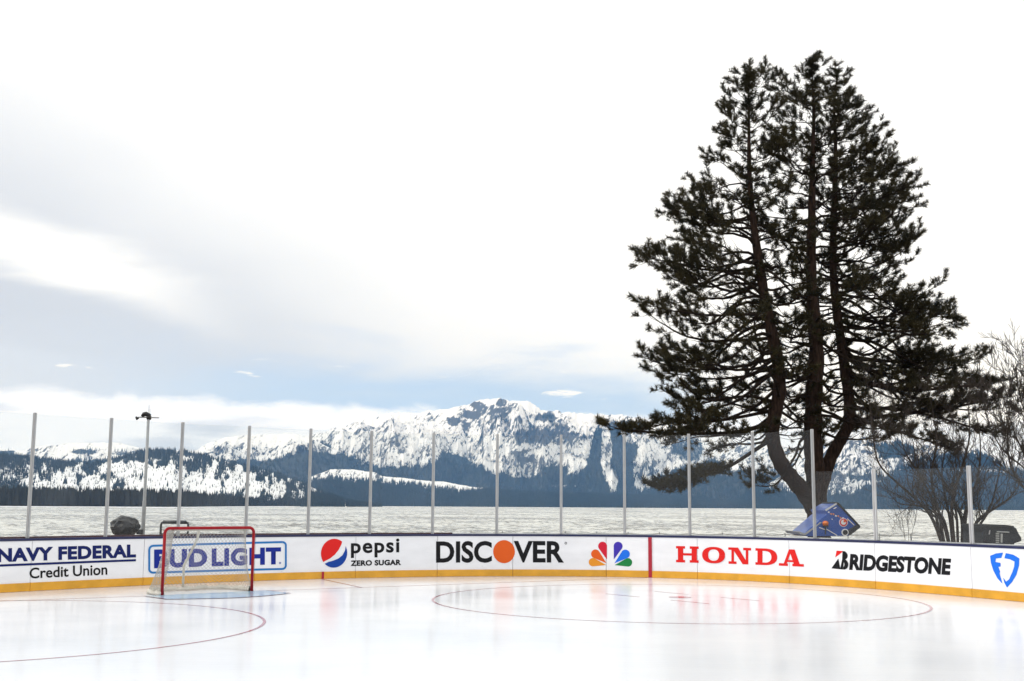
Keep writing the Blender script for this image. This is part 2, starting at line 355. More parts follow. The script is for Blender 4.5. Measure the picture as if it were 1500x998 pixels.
# ------------------------------------------------------------------ ice sheet, ground, lake
def build_ground():
    pts = [C(s, -.02) for s in np.linspace(0, _ss[-1], 140)]
    v = [(p.x, p.y, 0) for p in pts] + [(pts[-1].x + 3, -42, 0), (pts[0].x - 3, -42, 0)]
    ice = mesh_obj('ice', v, [tuple(reversed(range(len(v))))], M['ice']); tag(ice, 'smooth white rink ice reflecting boards', kind='structure')
    # ground: one sheet to the horizon; rises round the rink, dips under the lake
    ys = np.concatenate([[-20000, -3000, -400, -60], np.linspace(-40, 52, 24), np.linspace(54, 78, 13), [90, 150, 400, 2000, 20000]])
    xs = np.concatenate([[-20000, -3000, -500, -120], np.linspace(-80, 80, 41), [120, 500, 3000, 20000]])
    XX, YY = np.meshgrid(xs, ys); edge = 57 + 4 * np.sin(XX / 23.0) * (np.abs(XX) < 500)
    ZZ = -.14 - 4.2 * sst(YY, edge, edge + 16)
    nr, nc = XX.shape; idx = np.arange(nr * nc).reshape(nr, nc)
    Fq = np.stack([idx[:-1, :-1], idx[:-1, 1:], idx[1:, 1:], idx[1:, :-1]], -1).reshape(-1, 4)
    g = np_obj('ground', np.stack([XX, YY, ZZ], -1).reshape(-1, 3), Fq, M['ground'], smooth=True); tag(g, 'bare brown shore ground round the rink', kind='structure')
    # lake: polar grid with real waves
    az = np.radians(np.concatenate([[-88, -75, -60, -48, -38], np.linspace(-30, 30, 440), [38, 48, 60, 75, 88]]))
    r = 56 * np.exp(np.arange(0, 760) * .0073); r = np.concatenate([r[r < 14000], [20000]])
    A, Rr = np.meshgrid(az, r); x = Rr * np.sin(A); y = Rr * np.cos(A)
    amp = .58 * np.clip(Rr / 120, 0, 1)
    w = (fbm(x / 2.2, y / 4.2, 11, 4, .6) - .5) * 1.6 + (fbm(x / 11, y / 9, 31, 2) - .5) * 1.2
    z = -3.0 + amp * w
    nr, nc = x.shape; idx = np.arange(nr * nc).reshape(nr, nc)
    Fq = np.stack([idx[:-1, :-1], idx[:-1, 1:], idx[1:, 1:], idx[1:, :-1]], -1).reshape(-1, 4)
    l = np_obj('lake', np.stack([x, y, z], -1).reshape(-1, 3), Fq, M['water'], smooth=True); tag(l, 'choppy silvery lake water', kind='structure')
    # painted marks under the ice surface
    def strip(name, pts, w, z, m, closed=False):
        v = []; f = []; n = len(pts)
        for i, p in enumerate(pts):
            a = pts[(i - 1) % n] if closed else pts[max(i - 1, 0)]; b = pts[(i + 1) % n] if closed else pts[min(i + 1, n - 1)]
            t = Vector((b[0] - a[0], b[1] - a[1])).normalized(); q = Vector((-t.y, t.x)) * w / 2
            v += [(p[0] + q.x, p[1] + q.y, z), (p[0] - q.x, p[1] - q.y, z)]
        for i in range(n if closed else n - 1):
            j = (i + 1) % n; f.append((2 * i + 1, 2 * j + 1, 2 * j, 2 * i))
        return mesh_obj(name, v, f, m, ice)
    def circ(c, r, n=128): return [(c[0] + r * math.cos(2 * math.pi * i / n), c[1] + r * math.sin(2 * math.pi * i / n)) for i in range(n)]
    strip('faceoff_circle', circ((3.10, 22.75), 4.55), .045, .004, M['icered'], True)
    strip('faceoff_circle', circ((-8.15, 17.2), 4.57), .045, .004, M['icered'], True)
    d = [(p[0], p[1], .004) for p in circ((3.3, 23.5), .22, 40)]; mesh_obj('faceoff_dot', d, [tuple(range(40))], M['icered'], ice)
    for dx, dy in ((-.6, .4), (.6, .4), (-.6, -.4), (.6, -.4)):
        g_ = Vector((.81, .586)); h_ = Vector((.586, -.81)); c0 = Vector((3.3, 23.5)) + g_ * dx * 1.1 + h_ * dy * 1.1
        strip('faceoff_hash', [tuple(c0), tuple(c0 + h_ * math.copysign(1.0, dy))], .05, .004, M['icered'])
    GP0, GP1 = Vector((-6.69, 23.08)), Vector((-5.19, 24.38))
    e = Vector((3.47, 29.95)); gdir = (e - GP1).normalized()
    strip('goal_line', [tuple(e), tuple(GP1), tuple(GP0), tuple(GP0 - gdir * 4.5)], .05, .004, M['icered'])
    a = on_z(473, 849); b = on_z(530, 861); strip('trapezoid_line', [(a.x, a.y), (b.x, b.y)], .05, .004, M['icered'])
    # crease in front of the goal
    gd = (GP1 - GP0).normalized(); fd = Vector((gd.y, -gd.x)); mid = (GP0 + GP1) / 2
    poly = [mid - gd * 1.3 - fd * .03, mid - gd * 1.3 + fd * .95]
    for i in range(1, 14):
        t = i / 14; poly.append(mid + gd * (-1.3 + 2.6 * t) + fd * (.95 + .42 * math.sin(math.pi * t)))
    poly += [mid + gd * 1.3 + fd * .95, mid + gd * 1.3 - fd * .03]
    mesh_obj('goal_crease', [(p.x, p.y, .008) for p in poly], [tuple(range(len(poly)))], M['iceblue'], ice)
    strip('crease_line', [tuple(p) for p in poly], .03, .012, M['icered'])
    return GP0, GP1
GP0, GP1 = build_ground()

# ------------------------------------------------------------------ mountains
def mount_mat():
    m = bpy.data.materials.new('mountain_snow_rock'); m.use_nodes = True; nt = m.node_tree; b = nt.nodes['Principled BSDF']; N = nt.nodes.new; L = nt.links.new
    a1 = N('ShaderNodeAttribute'); a1.attribute_name = 'forest'; a2 = N('ShaderNodeAttribute'); a2.attribute_name = 'rock'
    g = N('ShaderNodeNewGeometry'); mp = N('ShaderNodeMapping'); L(g.outputs['Position'], mp.inputs[0]); mp.inputs['Scale'].default_value = (1, 1, .45)
    n = N('ShaderNodeTexNoise'); n.inputs['Scale'].default_value = .035; n.inputs['Detail'].default_value = 6; n.inputs['Roughness'].default_value = .7; L(mp.outputs[0], n.inputs['Vector'])
    def cut(attr, w):
        s = N('ShaderNodeMath'); s.operation = 'MULTIPLY_ADD'; L(n.outputs[0], s.inputs[0]); s.inputs[1].default_value = w; s.inputs[2].default_value = -.5 * w
        s2 = N('ShaderNodeMath'); s2.operation = 'ADD'; L(attr.outputs['Fac'], s2.inputs[0]); L(s.outputs[0], s2.inputs[1])
        r = N('ShaderNodeMapRange'); r.interpolation_type = 'SMOOTHSTEP'; L(s2.outputs[0], r.inputs[0]); r.inputs[1].default_value = .33; r.inputs[2].default_value = .67
        return r.outputs[0]
    def mix(f, a, c):
        x = N('ShaderNodeMix'); x.data_type = 'RGBA'; L(f, x.inputs[0])
        for i, v in ((6, a), (7, c)):
            if isinstance(v, tuple): x.inputs[i].default_value = v + (1,)
            else: L(v, x.inputs[i])
        return x.outputs[2]
    c = mix(cut(a2, 1.6), (.85, .855, .865), (.085, .088, .095))
    c = mix(cut(a1, 1.1), c, (.030, .038, .036))
    L(c, b.inputs['Base Color']); b.inputs['Roughness'].default_value = .9; b.inputs['Specular IOR Level'].default_value = .1
    return m
M['mountain'] = mount_mat()
M['conifer'] = mat('far_conifer', (.020, .028, .024), .9, spec=.1, var=.35, vscale=.01)
M['conifer_near'] = mat('shore_conifer', (.022, .024, .022), .9, spec=.1, var=.4, vscale=.02)
TREES = {}
def cones(name, P, Hh, Wd, m, label):
    """one mass of far conifers: a four-sided spire for each"""
    n = len(P); an = rng.random(n) * 6.28; V = np.zeros((n, 5, 3), np.float32)
    for t in range(4):
        a = an + t * math.pi / 2
        V[:, t, 0] = P[:, 0] + np.cos(a) * Wd / 2; V[:, t, 1] = P[:, 1] + np.sin(a) * Wd / 2; V[:, t, 2] = P[:, 2] + Hh * .04
    V[:, 4, 0] = P[:, 0] + rng.normal(size=n) * Wd * .06; V[:, 4, 1] = P[:, 1]; V[:, 4, 2] = P[:, 2] + Hh
    base = (np.arange(n) * 5)[:, None]
    Fq = np.concatenate([base + np.array([(t, (t + 1) % 4, 4)]) for t in range(4)], 0)
    o = np_obj(name, V.reshape(-1, 3), Fq, m); tag(o, label, kind='stuff'); return o
def ridge(name, label, crest, rc, rb, seed, rough, step, rows, treeline, clear=(), extra=(), rockamt=0., ntree=0, tsize=26, prof=1.15, tree_label='', scatter=.0, tmat='conifer', fine=1.0, rocks=(), small=.5, amp=1.0, soft=0.):
    cx = [c[0] for c in crest]; cyy = [c[1] for c in crest]
    px = np.arange(min(cx), max(cx) + .1, step); py = np.interp(px, cx, cyy)
    py = py + (fbm(px / 14.0 * fine, px * 0 + 3.3, seed, 5, .6) - .5) * rough
    dr = np.stack([(px - 750) / F * R2[k] + (499 - py) / F * U2[k] + _f[k] for k in range(3)], -1)
    az = np.arctan2(dr[:, 0], dr[:, 1]); zc = HC + dr[:, 2] * rc / np.hypot(dr[:, 0], dr[:, 1])
    t = np.concatenate([np.linspace(0, 1, rows), np.linspace(1, 1.5, rows // 7)[1:]])
    T, A = np.meshgrid(t, az, indexing='ij'); PX = np.broadcast_to(px, T.shape); ZC = np.broadcast_to(zc, T.shape)
    base = -8.0
    f = np.where(T <= 1, np.abs(np.clip(T, 0, 1)) ** prof, 1 - (T - 1) ** 1.3 * 1.2)
    span = rc - rb
    u = PX / 60.0; w = T * span / (rc * 60 / F) * .35
    n1 = fbm(u * .8, w * .40, seed + 50, 6, .5, True); n2 = fbm(u * 3, w * 2.2, seed + 80, 4, .6, True)
    env = np.where(T <= 1, np.clip(T * 4, 0, 1) * np.clip((1 - T) * 3.5, 0, 1), np.clip((T - 1) * 4, 0, 1))
    Z = base + (ZC - base) * f + env * (ZC - base) * ((n1 - .62) * .75 + (n2 - .6) * .20) * amp
    Rr = rb + span * T + env * span * (n2 - .6) * .2 * amp
    X = Rr * np.sin(A); Y = Rr * np.cos(A)
    # elevation angle as seen from the shore -> cover tables of (bearing, elevation)
    dep = X * _f.x + Y * _f.y + (Z - HC) * _f.z; PY = 499 - F * (X * U2.x + Y * U2.y + (Z - HC) * U2.z) / dep
    tl = np.interp(PX, [c[0] for c in treeline], [c[1] for c in treeline])
    nn = fbm(PX / 9.0, PY / 14.0, seed + 7, 4, .6) - .5; nb = fbm(PX / 40.0, PY / 30.0, seed + 9, 3) - .5
    fo = sst(PY - tl + nn * 16 + nb * 14, -5, 5)
    for (ax, ay, rx, ry, v) in extra:                       # stands of trees
        d = np.hypot((PX - ax) / rx, (PY - ay) / ry) + nn * .9; fo = np.maximum(fo, v * sst(d, 1.12, .8))
    for (ax, ay, rx, ry, v) in clear:                       # snow chutes and clearings
        d = np.hypot((PX - ax) / rx, (PY - ay) / ry) + nn * (.9 + 2.2 * soft); fo = fo * (1 - v * sst(d, 1.12 + soft * .45, .8 - soft * .45))
    # steep ground sheds its snow
    dzx = np.gradient(Z, axis=1) / np.maximum(np.hypot(np.gradient(X, axis=1), np.gradient(Y, axis=1)), 1e-3)
    dzt = np.gradient(Z, axis=0) / np.maximum(np.hypot(np.gradient(X, axis=0), np.gradient(Y, axis=0)), 1e-3)
    steep = np.hypot(dzx, dzt); steep = steep / np.percentile(steep, 90)
    d1, d2 = (PX + PY * .9), (PY - PX * .35)
    raw = steep * .30 + fbm(d1 / 3.4, d2 / 7., seed + 21, 4, .66) * 1.25 + fbm(PX / 34., PY / 22., seed + 22, 3) * .8
    for (ax, ay, rx, ry, v) in rocks:                       # bare cliffs
        raw = raw + v * sst(np.hypot((PX - ax) / rx, (PY - ay) / ry) + nn * .8, 1.1, .5)
    sel = T <= 1; thr = np.percentile(raw[sel], 100 * (1 - rockamt)); rk = .5 + (raw - thr) * 1.4
    nr, nc = X.shape; idx = np.arange(nr * nc).reshape(nr, nc)
    Fq = np.stack([idx[:-1, :-1], idx[:-1, 1:], idx[1:, 1:], idx[1:, :-1]], -1).reshape(-1, 4)
    o = np_obj(name, np.stack([X, Y, Z], -1).reshape(-1, 3), Fq, M['mountain'], smooth=True)
    for nm, arr in (('forest', fo), ('rock', rk)):
        at_ = o.data.attributes.new(nm, 'FLOAT', 'POINT'); at_.data.foreach_set('value', arr.astype(np.float32).ravel())
    tag(o, label, kind='structure')
    if ntree:
        pr = np.clip(fo, 0, 1) * (T < 1.02) + scatter * (T < .86); pr = (pr / pr.sum()).ravel()
        pick = rng.choice(pr.size, ntree, p=pr); rr_, cc_ = np.unravel_index(pick, X.shape)
        r2 = np.clip(rr_ + 1, 0, nr - 1); c2 = np.clip(cc_ + 1, 0, nc - 1); a_, b_ = rng.random(ntree), rng.random(ntree)
        P = np.stack([Q[rr_, cc_] * (1 - a_) * (1 - b_) + Q[r2, cc_] * a_ * (1 - b_) + Q[rr_, c2] * (1 - a_) * b_ + Q[r2, c2] * a_ * b_ for Q in (X, Y, Z)], -1)
        ok = P[:, 2] > -3.5; P = P[ok]; h = tsize * (.6 + .7 * rng.random(len(P))) * np.where(fo[rr_, cc_][ok] < .3, small, 1.0); P[:, 2] -= h * .08
        cones('far_forest', P, h, h * .30, M[tmat], tree_label)
    return o
def build_mountains():
    ridge('mountain', 'snowy rocky summit massif across the lake', [(430, 640), (450, 640), (470, 634), (500, 624), (545, 612), (575, 606), (610, 605), (640, 601), (672, 597), (690, 590), (706, 585), (730, 581), (744, 586), (760, 587), (776, 589), (792, 598),
          (815, 602), (860, 605), (900, 609), (945, 614), (1000, 628), (1050, 642), (1100, 650), (1150, 655), (1200, 670), (1260, 690), (1330, 720)],
          12500, 9000, 3, 11, 1.05, 150,
          [(430, 668), (470, 664), (520, 670), (545, 682), (600, 684), (636, 680), (648, 664), (658, 661), (690, 678), (720, 694), (800, 697), (830, 692), (846, 690), (862, 668), (872, 625), (905, 622), (915, 650), (935, 648), (960, 690), (1000, 690), (1060, 690), (1330, 700)],
          clear=[(888, 660, 8, 42, 1), (897, 705, 7, 18, 1), (945, 690, 22, 32, 1), (700, 716, 40, 3, .5), (820, 712, 50, 3, .4), (985, 712, 40, 6, .4), (850, 660, 18, 24, .8), (760, 696, 20, 5, .6)],
          extra=[(470, 655, 14, 6, 1), (802, 611, 12, 4, .6), (815, 690, 20, 8, .8), (1010, 660, 26, 16, .6)],
          rockamt=.22, rocks=[(700, 594, 14, 7, .6), (734, 590, 12, 7, .6), (752, 598, 10, 8, .4), (664, 618, 10, 8, .5), (690, 608, 14, 7, .6), (684, 626, 8, 10, .5), (718, 600, 16, 9, .4), (738, 603, 12, 10, .5), (800, 612, 18, 8, .6), (620, 612, 18, 8, .3), (780, 640, 30, 12, .4), (830, 640, 40, 20, .25), (770, 668, 30, 12, .4), (920, 625, 40, 12, .3)], ntree=30000, tsize=34, tree_label='dark blue conifer forest on the foot of the summit', scatter=.10, small=.38)
    ridge('mountain', 'distant rounded snow hills on the left', [(-420, 660), (-200, 650), (0, 659), (30, 661), (55, 655), (100, 650), (150, 648), (180, 650), (200, 655), (215, 660), (260, 661), (288, 660), (300, 652), (330, 641), (370, 637), (430, 635), (452, 640), (480, 655), (520, 668), (600, 690)],
          11000, 7600, 13, 3, 1.4, 80, [(-420, 670), (0, 678), (100, 676), (200, 672), (300, 672), (360, 676), (420, 672), (440, 660), (600, 670)],
          clear=[(60, 660, 40, 9, 1)], extra=[(120, 662, 22, 4, .7), (190, 664, 30, 4, .6), (350, 662, 30, 6, .35), (20, 664, 26, 5, .9)], rockamt=.12, ntree=9000, tsize=32, tree_label='blue conifer belt below the rounded snow hills', scatter=.05)
    ridge('mountain', 'low moraine with a snowy top in mid distance', [(300, 735), (400, 716), (440, 705), (458, 698), (482, 688), (520, 688), (548, 692), (560, 697), (610, 703), (650, 706), (690, 713), (730, 720), (800, 724), (900, 727), (1000, 730), (1100, 735)],
          8200, 6600, 23, 3, 1.2, 50, [(300, 690), (430, 690), (455, 706), (520, 703), (560, 706), (600, 712), (690, 722), (720, 716), (800, 716), (1100, 716)],
          clear=[(680, 717, 8, 5, 1), (500, 695, 30, 6, .6)], rockamt=.03, amp=.5, ntree=22000, tsize=30, tree_label='dark conifers along the foot of the moraine', scatter=.12)
    ridge('mountain', 'near left slope of burnt trees on snow', [(-420, 655), (-200, 658), (-60, 662), (0, 666), (60, 672), (110, 678), (150, 676), (180, 668), (205, 661), (240, 658), (270, 661), (300, 668), (350, 680), (400, 692), (440, 706), (480, 724), (520, 738), (560, 743)],
          5400, 3700, 33, 3, 1.2, 110, [(-420, 655), (-60, 655), (0, 655), (560, 655)],
          clear=[(285, 710, 165, 31, .97), (130, 714, 60, 18, .9), (200, 690, 38, 14, .85), (80, 712, 40, 14, .6), (380, 714, 44, 16, 1), (230, 710, 60, 22, .9), (40, 696, 120, 22, .5)],
          rockamt=.02, amp=.35, soft=.8, ntree=24000, tsize=17, tree_label='scattered conifers on the near left slope', scatter=.10, small=.6, prof=.95)
    ridge('mountain', 'forested hill on the far right shore', [(880, 742), (930, 735), (960, 722), (1000, 700), (1040, 672), (1075, 662), (1100, 672), (1130, 690), (1170, 708), (1230, 724), (1300, 738)],
          9200, 7600, 43, 5, 1.2, 90, [(880, 690), (960, 690), (1000, 690), (1040, 690), (1080, 684), (1120, 694), (1300, 700)],
          clear=[(1060, 694, 16, 6, .4)], extra=[(1040, 682, 22, 9, .8)], rockamt=.2, ntree=9000, tsize=32, tree_label='blue conifers on the far right hill', scatter=.14)
    ridge('mountain', 'broad dark mountain sloping down to the right', [(1060, 738), (1100, 722), (1140, 700), (1175, 672), (1205, 650), (1230, 640), (1255, 637), (1290, 644), (1340, 650), (1390, 654), (1424, 659), (1455, 672), (1500, 692), (1560, 708), (1640, 722), (1800, 735), (1950, 742)],
          8600, 6600, 53, 4, 1.2, 110, [(1060, 725), (1150, 720), (1240, 722), (1300, 700), (1340, 672), (1400, 660), (1500, 690), (1950, 690)],
          clear=[(1180, 690, 30, 14, .6), (1440, 690, 60, 3, .7), (1260, 665, 30, 10, .7)], extra=[(1300, 660, 46, 12, .75), (1215, 690, 16, 8, .5), (1270, 700, 30, 6, .7), (1250, 725, 60, 8, .3)], rockamt=.2, ntree=20000, tsize=32, tree_label='blue conifers on the broad right mountain', scatter=.22)
    # flat far shore with its belt of trees
    def belt(lab, x0, x1, r0, r1, n, hs, m, dens=None):
        px = x0 + rng.random(n) * (x1 - x0)
        if dens: px = px[rng.random(n) < np.interp(px, [d[0] for d in dens], [d[1] for d in dens])]
        r = r0 + (r1 - r0) * rng.random(len(px)) ** 1.4; r = r + (sst(px, 250, 470) * 2200 if dens else 0); a = np.arctan((px - 750) / F)
        h = hs * (.55 + .6 * rng.random(len(px)))
        if dens: h = h * np.interp(px, [d[0] for d in dens], [d[2] for d in dens])
        cones('far_forest', np.stack([r * np.sin(a), r * np.cos(a), np.full(len(px), -2.4)], -1), h, h * .34, M[m], lab)
    belt('dark evergreen belt along the left shore', -420, 470, 1750, 2300, 6500, 27, 'conifer_near', [(-420, 1, 1.15), (60, 1, 1.0), (230, 1, .98), (300, 1, .95), (360, .95, .95), (440, .8, .9), (470, .3, .8)])
    belt('thin hazy tree belt along the far centre shore', 380, 1960, 6300, 6900, 9000, 26, 'conifer')
    # low snowy beach below the left trees
    def beach(lab, x0, x1, r0, r1, z, taper=(1e5, 2e5)):
        px = np.linspace(x0, x1, 160); a = np.arctan((px - 750) / F); w = fbm(px / 20., px * 0, 5, 3) * 2 - 1; r0 = r0 + (r1 - 200 - r0) * sst(px, *taper)
        V = np.concatenate([np.stack([(r0 + w * 60) * np.sin(a), (r0 + w * 60) * np.cos(a), np.full(160, -3.6)], -1), np.stack([(r0 + 80) * np.sin(a), (r0 + 80) * np.cos(a), np.full(160, z)], -1), np.stack([r1 * np.sin(a), r1 * np.cos(a), np.full(160, z + 1)], -1)])
        i = np.arange(159); Fq = np.concatenate([np.stack([i, i + 1, i + 161, i + 160], -1), np.stack([i + 160, i + 161, i + 321, i + 320], -1)])
        o = np_obj('beach', V, Fq, M['snow'], smooth=True); tag(o, lab, kind='structure')
    M['snow'] = mat('snow', (.82, .83, .85), .8, var=.1, vscale=.02)
    beach('snowy beach under the left tree belt', -450, 480, 1600, 4000, -2.2, (250, 470))
    beach('snowy far beach below the mountains', 380, 1960, 6200, 9200, -2.0)
    hz = MB().box((0, 8000, 790), 30000, 17400, 1700)   # z -60 .. 1640
    m = bpy.data.materials.new('haze_air'); m.use_nodes = True; nt = m.node_tree; nt.nodes.clear()
    o_ = nt.nodes.new('ShaderNodeOutputMaterial'); v = nt.nodes.new('ShaderNodeVolumePrincipled')
    v.inputs['Color'].default_value = (.22, .50, 1, 1); v.inputs['Density'].default_value = HAZE; v.inputs['Absorption Color'].default_value = (1, 1, 1, 1)
    nt.links.new(v.outputs[0], o_.inputs['Volume'])
    h = hz.build('haze', m); tag(h, 'pale blue air over the lake', kind='stuff')
HAZE = 3.1e-5
build_mountains()

# ------------------------------------------------------------------ rink boards with glass
BO = C(on_board(750, 845)[0])
boards = empty('rink_boards', BO, 'curved white rink boards with sponsor lettering, yellow kick plate and clear glass on posts', 'rink boards')
def curved_box(name, s0, s1, z0, z1, o0, o1, m, parent=None, step=.15, bevel=0, mats=None):
    """bar that follows the board line; o0/o1 = back and front offsets towards the ice"""
    n = max(2, int((s1 - s0) / step) + 1); off = parent_loc(parent); v = []; f = []
    for s in np.linspace(s0, s1, n):
        v += [C(s, o0, z0) - off, C(s, o1, z0) - off, C(s, o1, z1) - off, C(s, o0, z1) - off]
    for i in range(n - 1):
        a = i * 4
        for k in range(4): f.append((a + k, a + 4 + k, a + 4 + (k + 1) % 4, a + (k + 1) % 4))
    f.append((3, 2, 1, 0)); e = (n - 1) * 4; f.append((e, e + 1, e + 2, e + 3))
    o = mesh_obj(name, v, f, m, parent)
    if bevel:
        b = o.modifiers.new('bevel', 'BEVEL'); b.width = bevel; b.segments = 2; b.limit_method = 'ANGLE'; b.angle_limit = .9
    return o
S0, S1 = on_board(0, 830)[0], on_board(1499, 840)[0]
seams = [S0 - 3.4, S0 - 1.0] + [on_board(x, 850)[0] for x in (44, 209, 372, 520, 640, 751, 888, 1022, 1157, 1283, 1424)] + [S1 + 1.2, S1 + 3.6]
for a, b in zip(seams[:-1], seams[1:]):
    p = curved_box('board_panel', a + .005, b - .005, .0, BH - .05, -.09, 0, M['board'], boards, bevel=.004)
    curved_box('kick_plate', a + .004, b - .004, .004, .168, .0025, .016, M['kick'], p, bevel=.004)
p0 = curved_box('backing_frame', seams[0], seams[-1], .02, BH - .07, -.22, -.095, M['seam'], boards)  # plain grey frame that shows in the joints between panels
curved_box('cap_rail', seams[0], seams[-1], BH - .048, BH, -.10, .02, M['cap'], boards, bevel=.006)
sm = on_board(664, 780)[0]
curved_box('top_ledge', seams[0], sm, BH - .02, BH + .032, -.215, -.103, M['maroon'], boards, bevel=.004)
curved_box('top_ledge', sm + .004, seams[-1], BH - .02, BH + .020, -.215, -.103, M['alu_light'], boards, bevel=.004)
# posts and panes
GH, GL = 3.55, 2.60
post_px = [(42, GH), (156, GH), (262, GH), (361, GH), (452, GH), (542, GH), (634, GH), (728, GH), (822, GH), (915, GH), (1010, GH), (1104, GH), (1192, GH), (1281, GL), (1421, GL)]
post_s = [(on_board(x, 785)[0], h) for x, h in post_px]
d0 = post_s[1][0] - post_s[0][0]; post_s = [(post_s[0][0] - d0 * 2, GH), (post_s[0][0] - d0, GH)] + post_s + [(post_s[-1][0] + 1.85, GL), (post_s[-1][0] + 3.7, GL)]
tops = {42: 617, 156: 620, 262: 623, 361: 626, 452: 629, 542: 631, 634: 632, 728: 632, 822: 632, 915: 633, 1010: 633, 1104: 631, 1192: 628, 1281: 688, 1421: 687}
for i, (s, h) in enumerate(post_s):
    c = C(s, -.045, 0); t = (C(s + .05) - C(s - .05)).normalized(); n = Vector((t.y, -t.x, 0))
    R = Matrix((t, n, Vector((0, 0, 1)))).transposed()
    low = h < 3
    w = .085 if low else .066
    mb = MB().box(c + Vector((0, 0, (h + BH) / 2)), w, .05, h - BH, R)
    po = mb.build('glass_post', M['alu_light'] if low else M['alu'], boards, bevel=.008)
    MB().box(c + Vector((0, 0, (h + BH) / 2)) + n * .033, .03, .014, h - BH - .02, R).build('clip_strip', M['grey_paint'] if not low else M['alu'], po)
def pane(s0, s1, h):
    n = 7; off = parent_loc(boards); v = []; f = []; mi = []
    for s in np.linspace(s0 + .037, s1 - .037, n):
        for o, z in ((-.052, BH + .002), (-.038, BH + .002), (-.038, h), (-.052, h)): v.append(C(s, o, z) - off)
    for i in range(n - 1):
        a = i * 4
        for k in range(4):
            f.append((a + k, a + 4 + k, a + 4 + (k + 1) % 4, a + (k + 1) % 4)); mi.append(1 if k == 2 else 0)
    f += [(3, 2, 1, 0), ((n - 1) * 4, (n - 1) * 4 + 1, (n - 1) * 4 + 2, (n - 1) * 4 + 3)]; mi += [1, 1]
    mesh_obj('glass_pane', v, f, None, boards, mats=[M['glass'], M['glassedge']], midx=mi)
for (a, ha), (b, hb) in zip(post_s[:-1], post_s[1:]):
    pane(a, b, min(ha, hb) - .035)
# painted lines on the boards
sg = on_board(952.5, 820)[0]; curved_box('goal_line_stripe', sg - .045, sg + .045, .006, BH - .052, .004, .020, M['redline'], boards)
sg = on_board(472.5, 842)[0]; curved_box('trapezoid_mark', sg - .03, sg + .03, .006, .170, .018, .0215, M['redline'], boards)

# ------------------------------------------------------------------ lettering and emblems on the boards
def bilin(q):
    """q: four pixel corners (left top, right top, right bottom, left bottom) -> mapping (u,v)->(s,z), v up"""
    lt, rt, rb, lb = [on_board(*c) for c in q]
    def m(u, v):
        b = (lb[0] + (rb[0] - lb[0]) * u, lb[1] + (rb[1] - lb[1]) * u); t = (lt[0] + (rt[0] - lt[0]) * u, lt[1] + (rt[1] - lt[1]) * u)
        return b[0] + (t[0] - b[0]) * v, b[1] + (t[1] - b[1]) * v
    return m
def put(name, bm, mp, m, off=.006, label=None, parent=None):
    """2D bmesh in the unit square -> print lying just proud of the board"""
    xs = [v.co.x for v in bm.verts]; lo, hi = min(xs), max(xs)
    length = abs(mp(hi, .5)[0] - mp(lo, .5)[0]); n = int(length / .12)
    for k in range(1, n + 1):
        x = lo + (hi - lo) * k / (n + 1)
        bmesh.ops.bisect_plane(bm, geom=bm.verts[:] + bm.edges[:] + bm.faces[:], plane_co=(x, 0, 0), plane_no=(1, 0, 0))
    par = parent or boards; o_ = parent_loc(par)
    for v in bm.verts:
        s, z = mp(v.co.x, v.co.y); v.co = C(s, off + v.co.z, z) - o_
    bmesh.ops.recalc_face_normals(bm, faces=bm.faces[:])
    f0 = bm.faces[:][0] if len(bm.faces) else None
    me = bpy.data.meshes.new(name); bm.to_mesh(me); bm.free(); me.materials.append(m)
    o = link(bpy.data.objects.new(name, me), par)
    if label: o['label'] = label
    return o
def text_bm(txt, bold=0.0, shear=0.0, space=1.0, box=None):
    cu = bpy.data.curves.new('lettering', 'FONT'); cu.body = txt; cu.offset = bold; cu.shear = shear; cu.space_character = space; cu.resolution_u = 4
    o = bpy.data.objects.new('lettering_tmp', cu); COL.objects.link(o)
    bpy.context.view_layer.update(); dg = bpy.context.evaluated_depsgraph_get()
    me = bpy.data.meshes.new_from_object(o.evaluated_get(dg)); bm = bmesh.new(); bm.from_mesh(me)
    bpy.data.objects.remove(o); bpy.data.curves.remove(cu); bpy.data.meshes.remove(me)
    xs = [v.co.x for v in bm.verts]; ys = [v.co.y for v in bm.verts]
    x0, x1 = min(xs), max(xs); y0, y1 = box if box else (min(ys), max(ys))
    for v in bm.verts: v.co = Vector(((v.co.x - x0) / (x1 - x0), (v.co.y - y0) / (y1 - y0), 0))
    return bm
def poly_bm(polys):
    bm = bmesh.new()
    for k, p in enumerate(polys):
        f = bm.faces.new([bm.verts.new((x, y, k * .0003)) for x, y in p])
    bmesh.ops.triangulate(bm, faces=bm.faces[:]); return bm
def rect(x0, y0, x1, y1): return [(x0, y0), (x1, y0), (x1, y1), (x0, y1)]
def ring(cx, cy, rx, ry, tx, ty, a0=0, a1=360, n=40, ex=2.0):
    """quads of an elliptical band, tx/ty band widths"""
    out = []
    def P(a, k):
        c, s = math.cos(math.radians(a)), math.sin(math.radians(a)); c2 = math.copysign(abs(c) ** (2 / ex), c); s2 = math.copysign(abs(s) ** (2 / ex), s)
        return (cx + (rx - tx * k) * c2, cy + (ry - ty * k) * s2)
    for i in range(n):
        a, b = a0 + (a1 - a0) * i / n, a0 + (a1 - a0) * (i + 1) / n; out.append([P(a, 0), P(b, 0), P(b, 1), P(a, 1)])
    return out
def stroke(pts, w, asp=1.0):
    """thick polyline in unit square; asp = width/height of the box in metres"""
    out = []
    for a, b in zip(pts[:-1], pts[1:]):
        dx, dy = (b[0] - a[0]) * asp, b[1] - a[1]; l = math.hypot(dx, dy); nx, ny = -dy / l * w / 2, dx / l * w / 2
        out.append([(a[0] + nx / asp, a[1] + ny), (a[0] - nx / asp, a[1] - ny), (b[0] - nx / asp, b[1] - ny), (b[0] + nx / asp, b[1] + ny)])
    return out
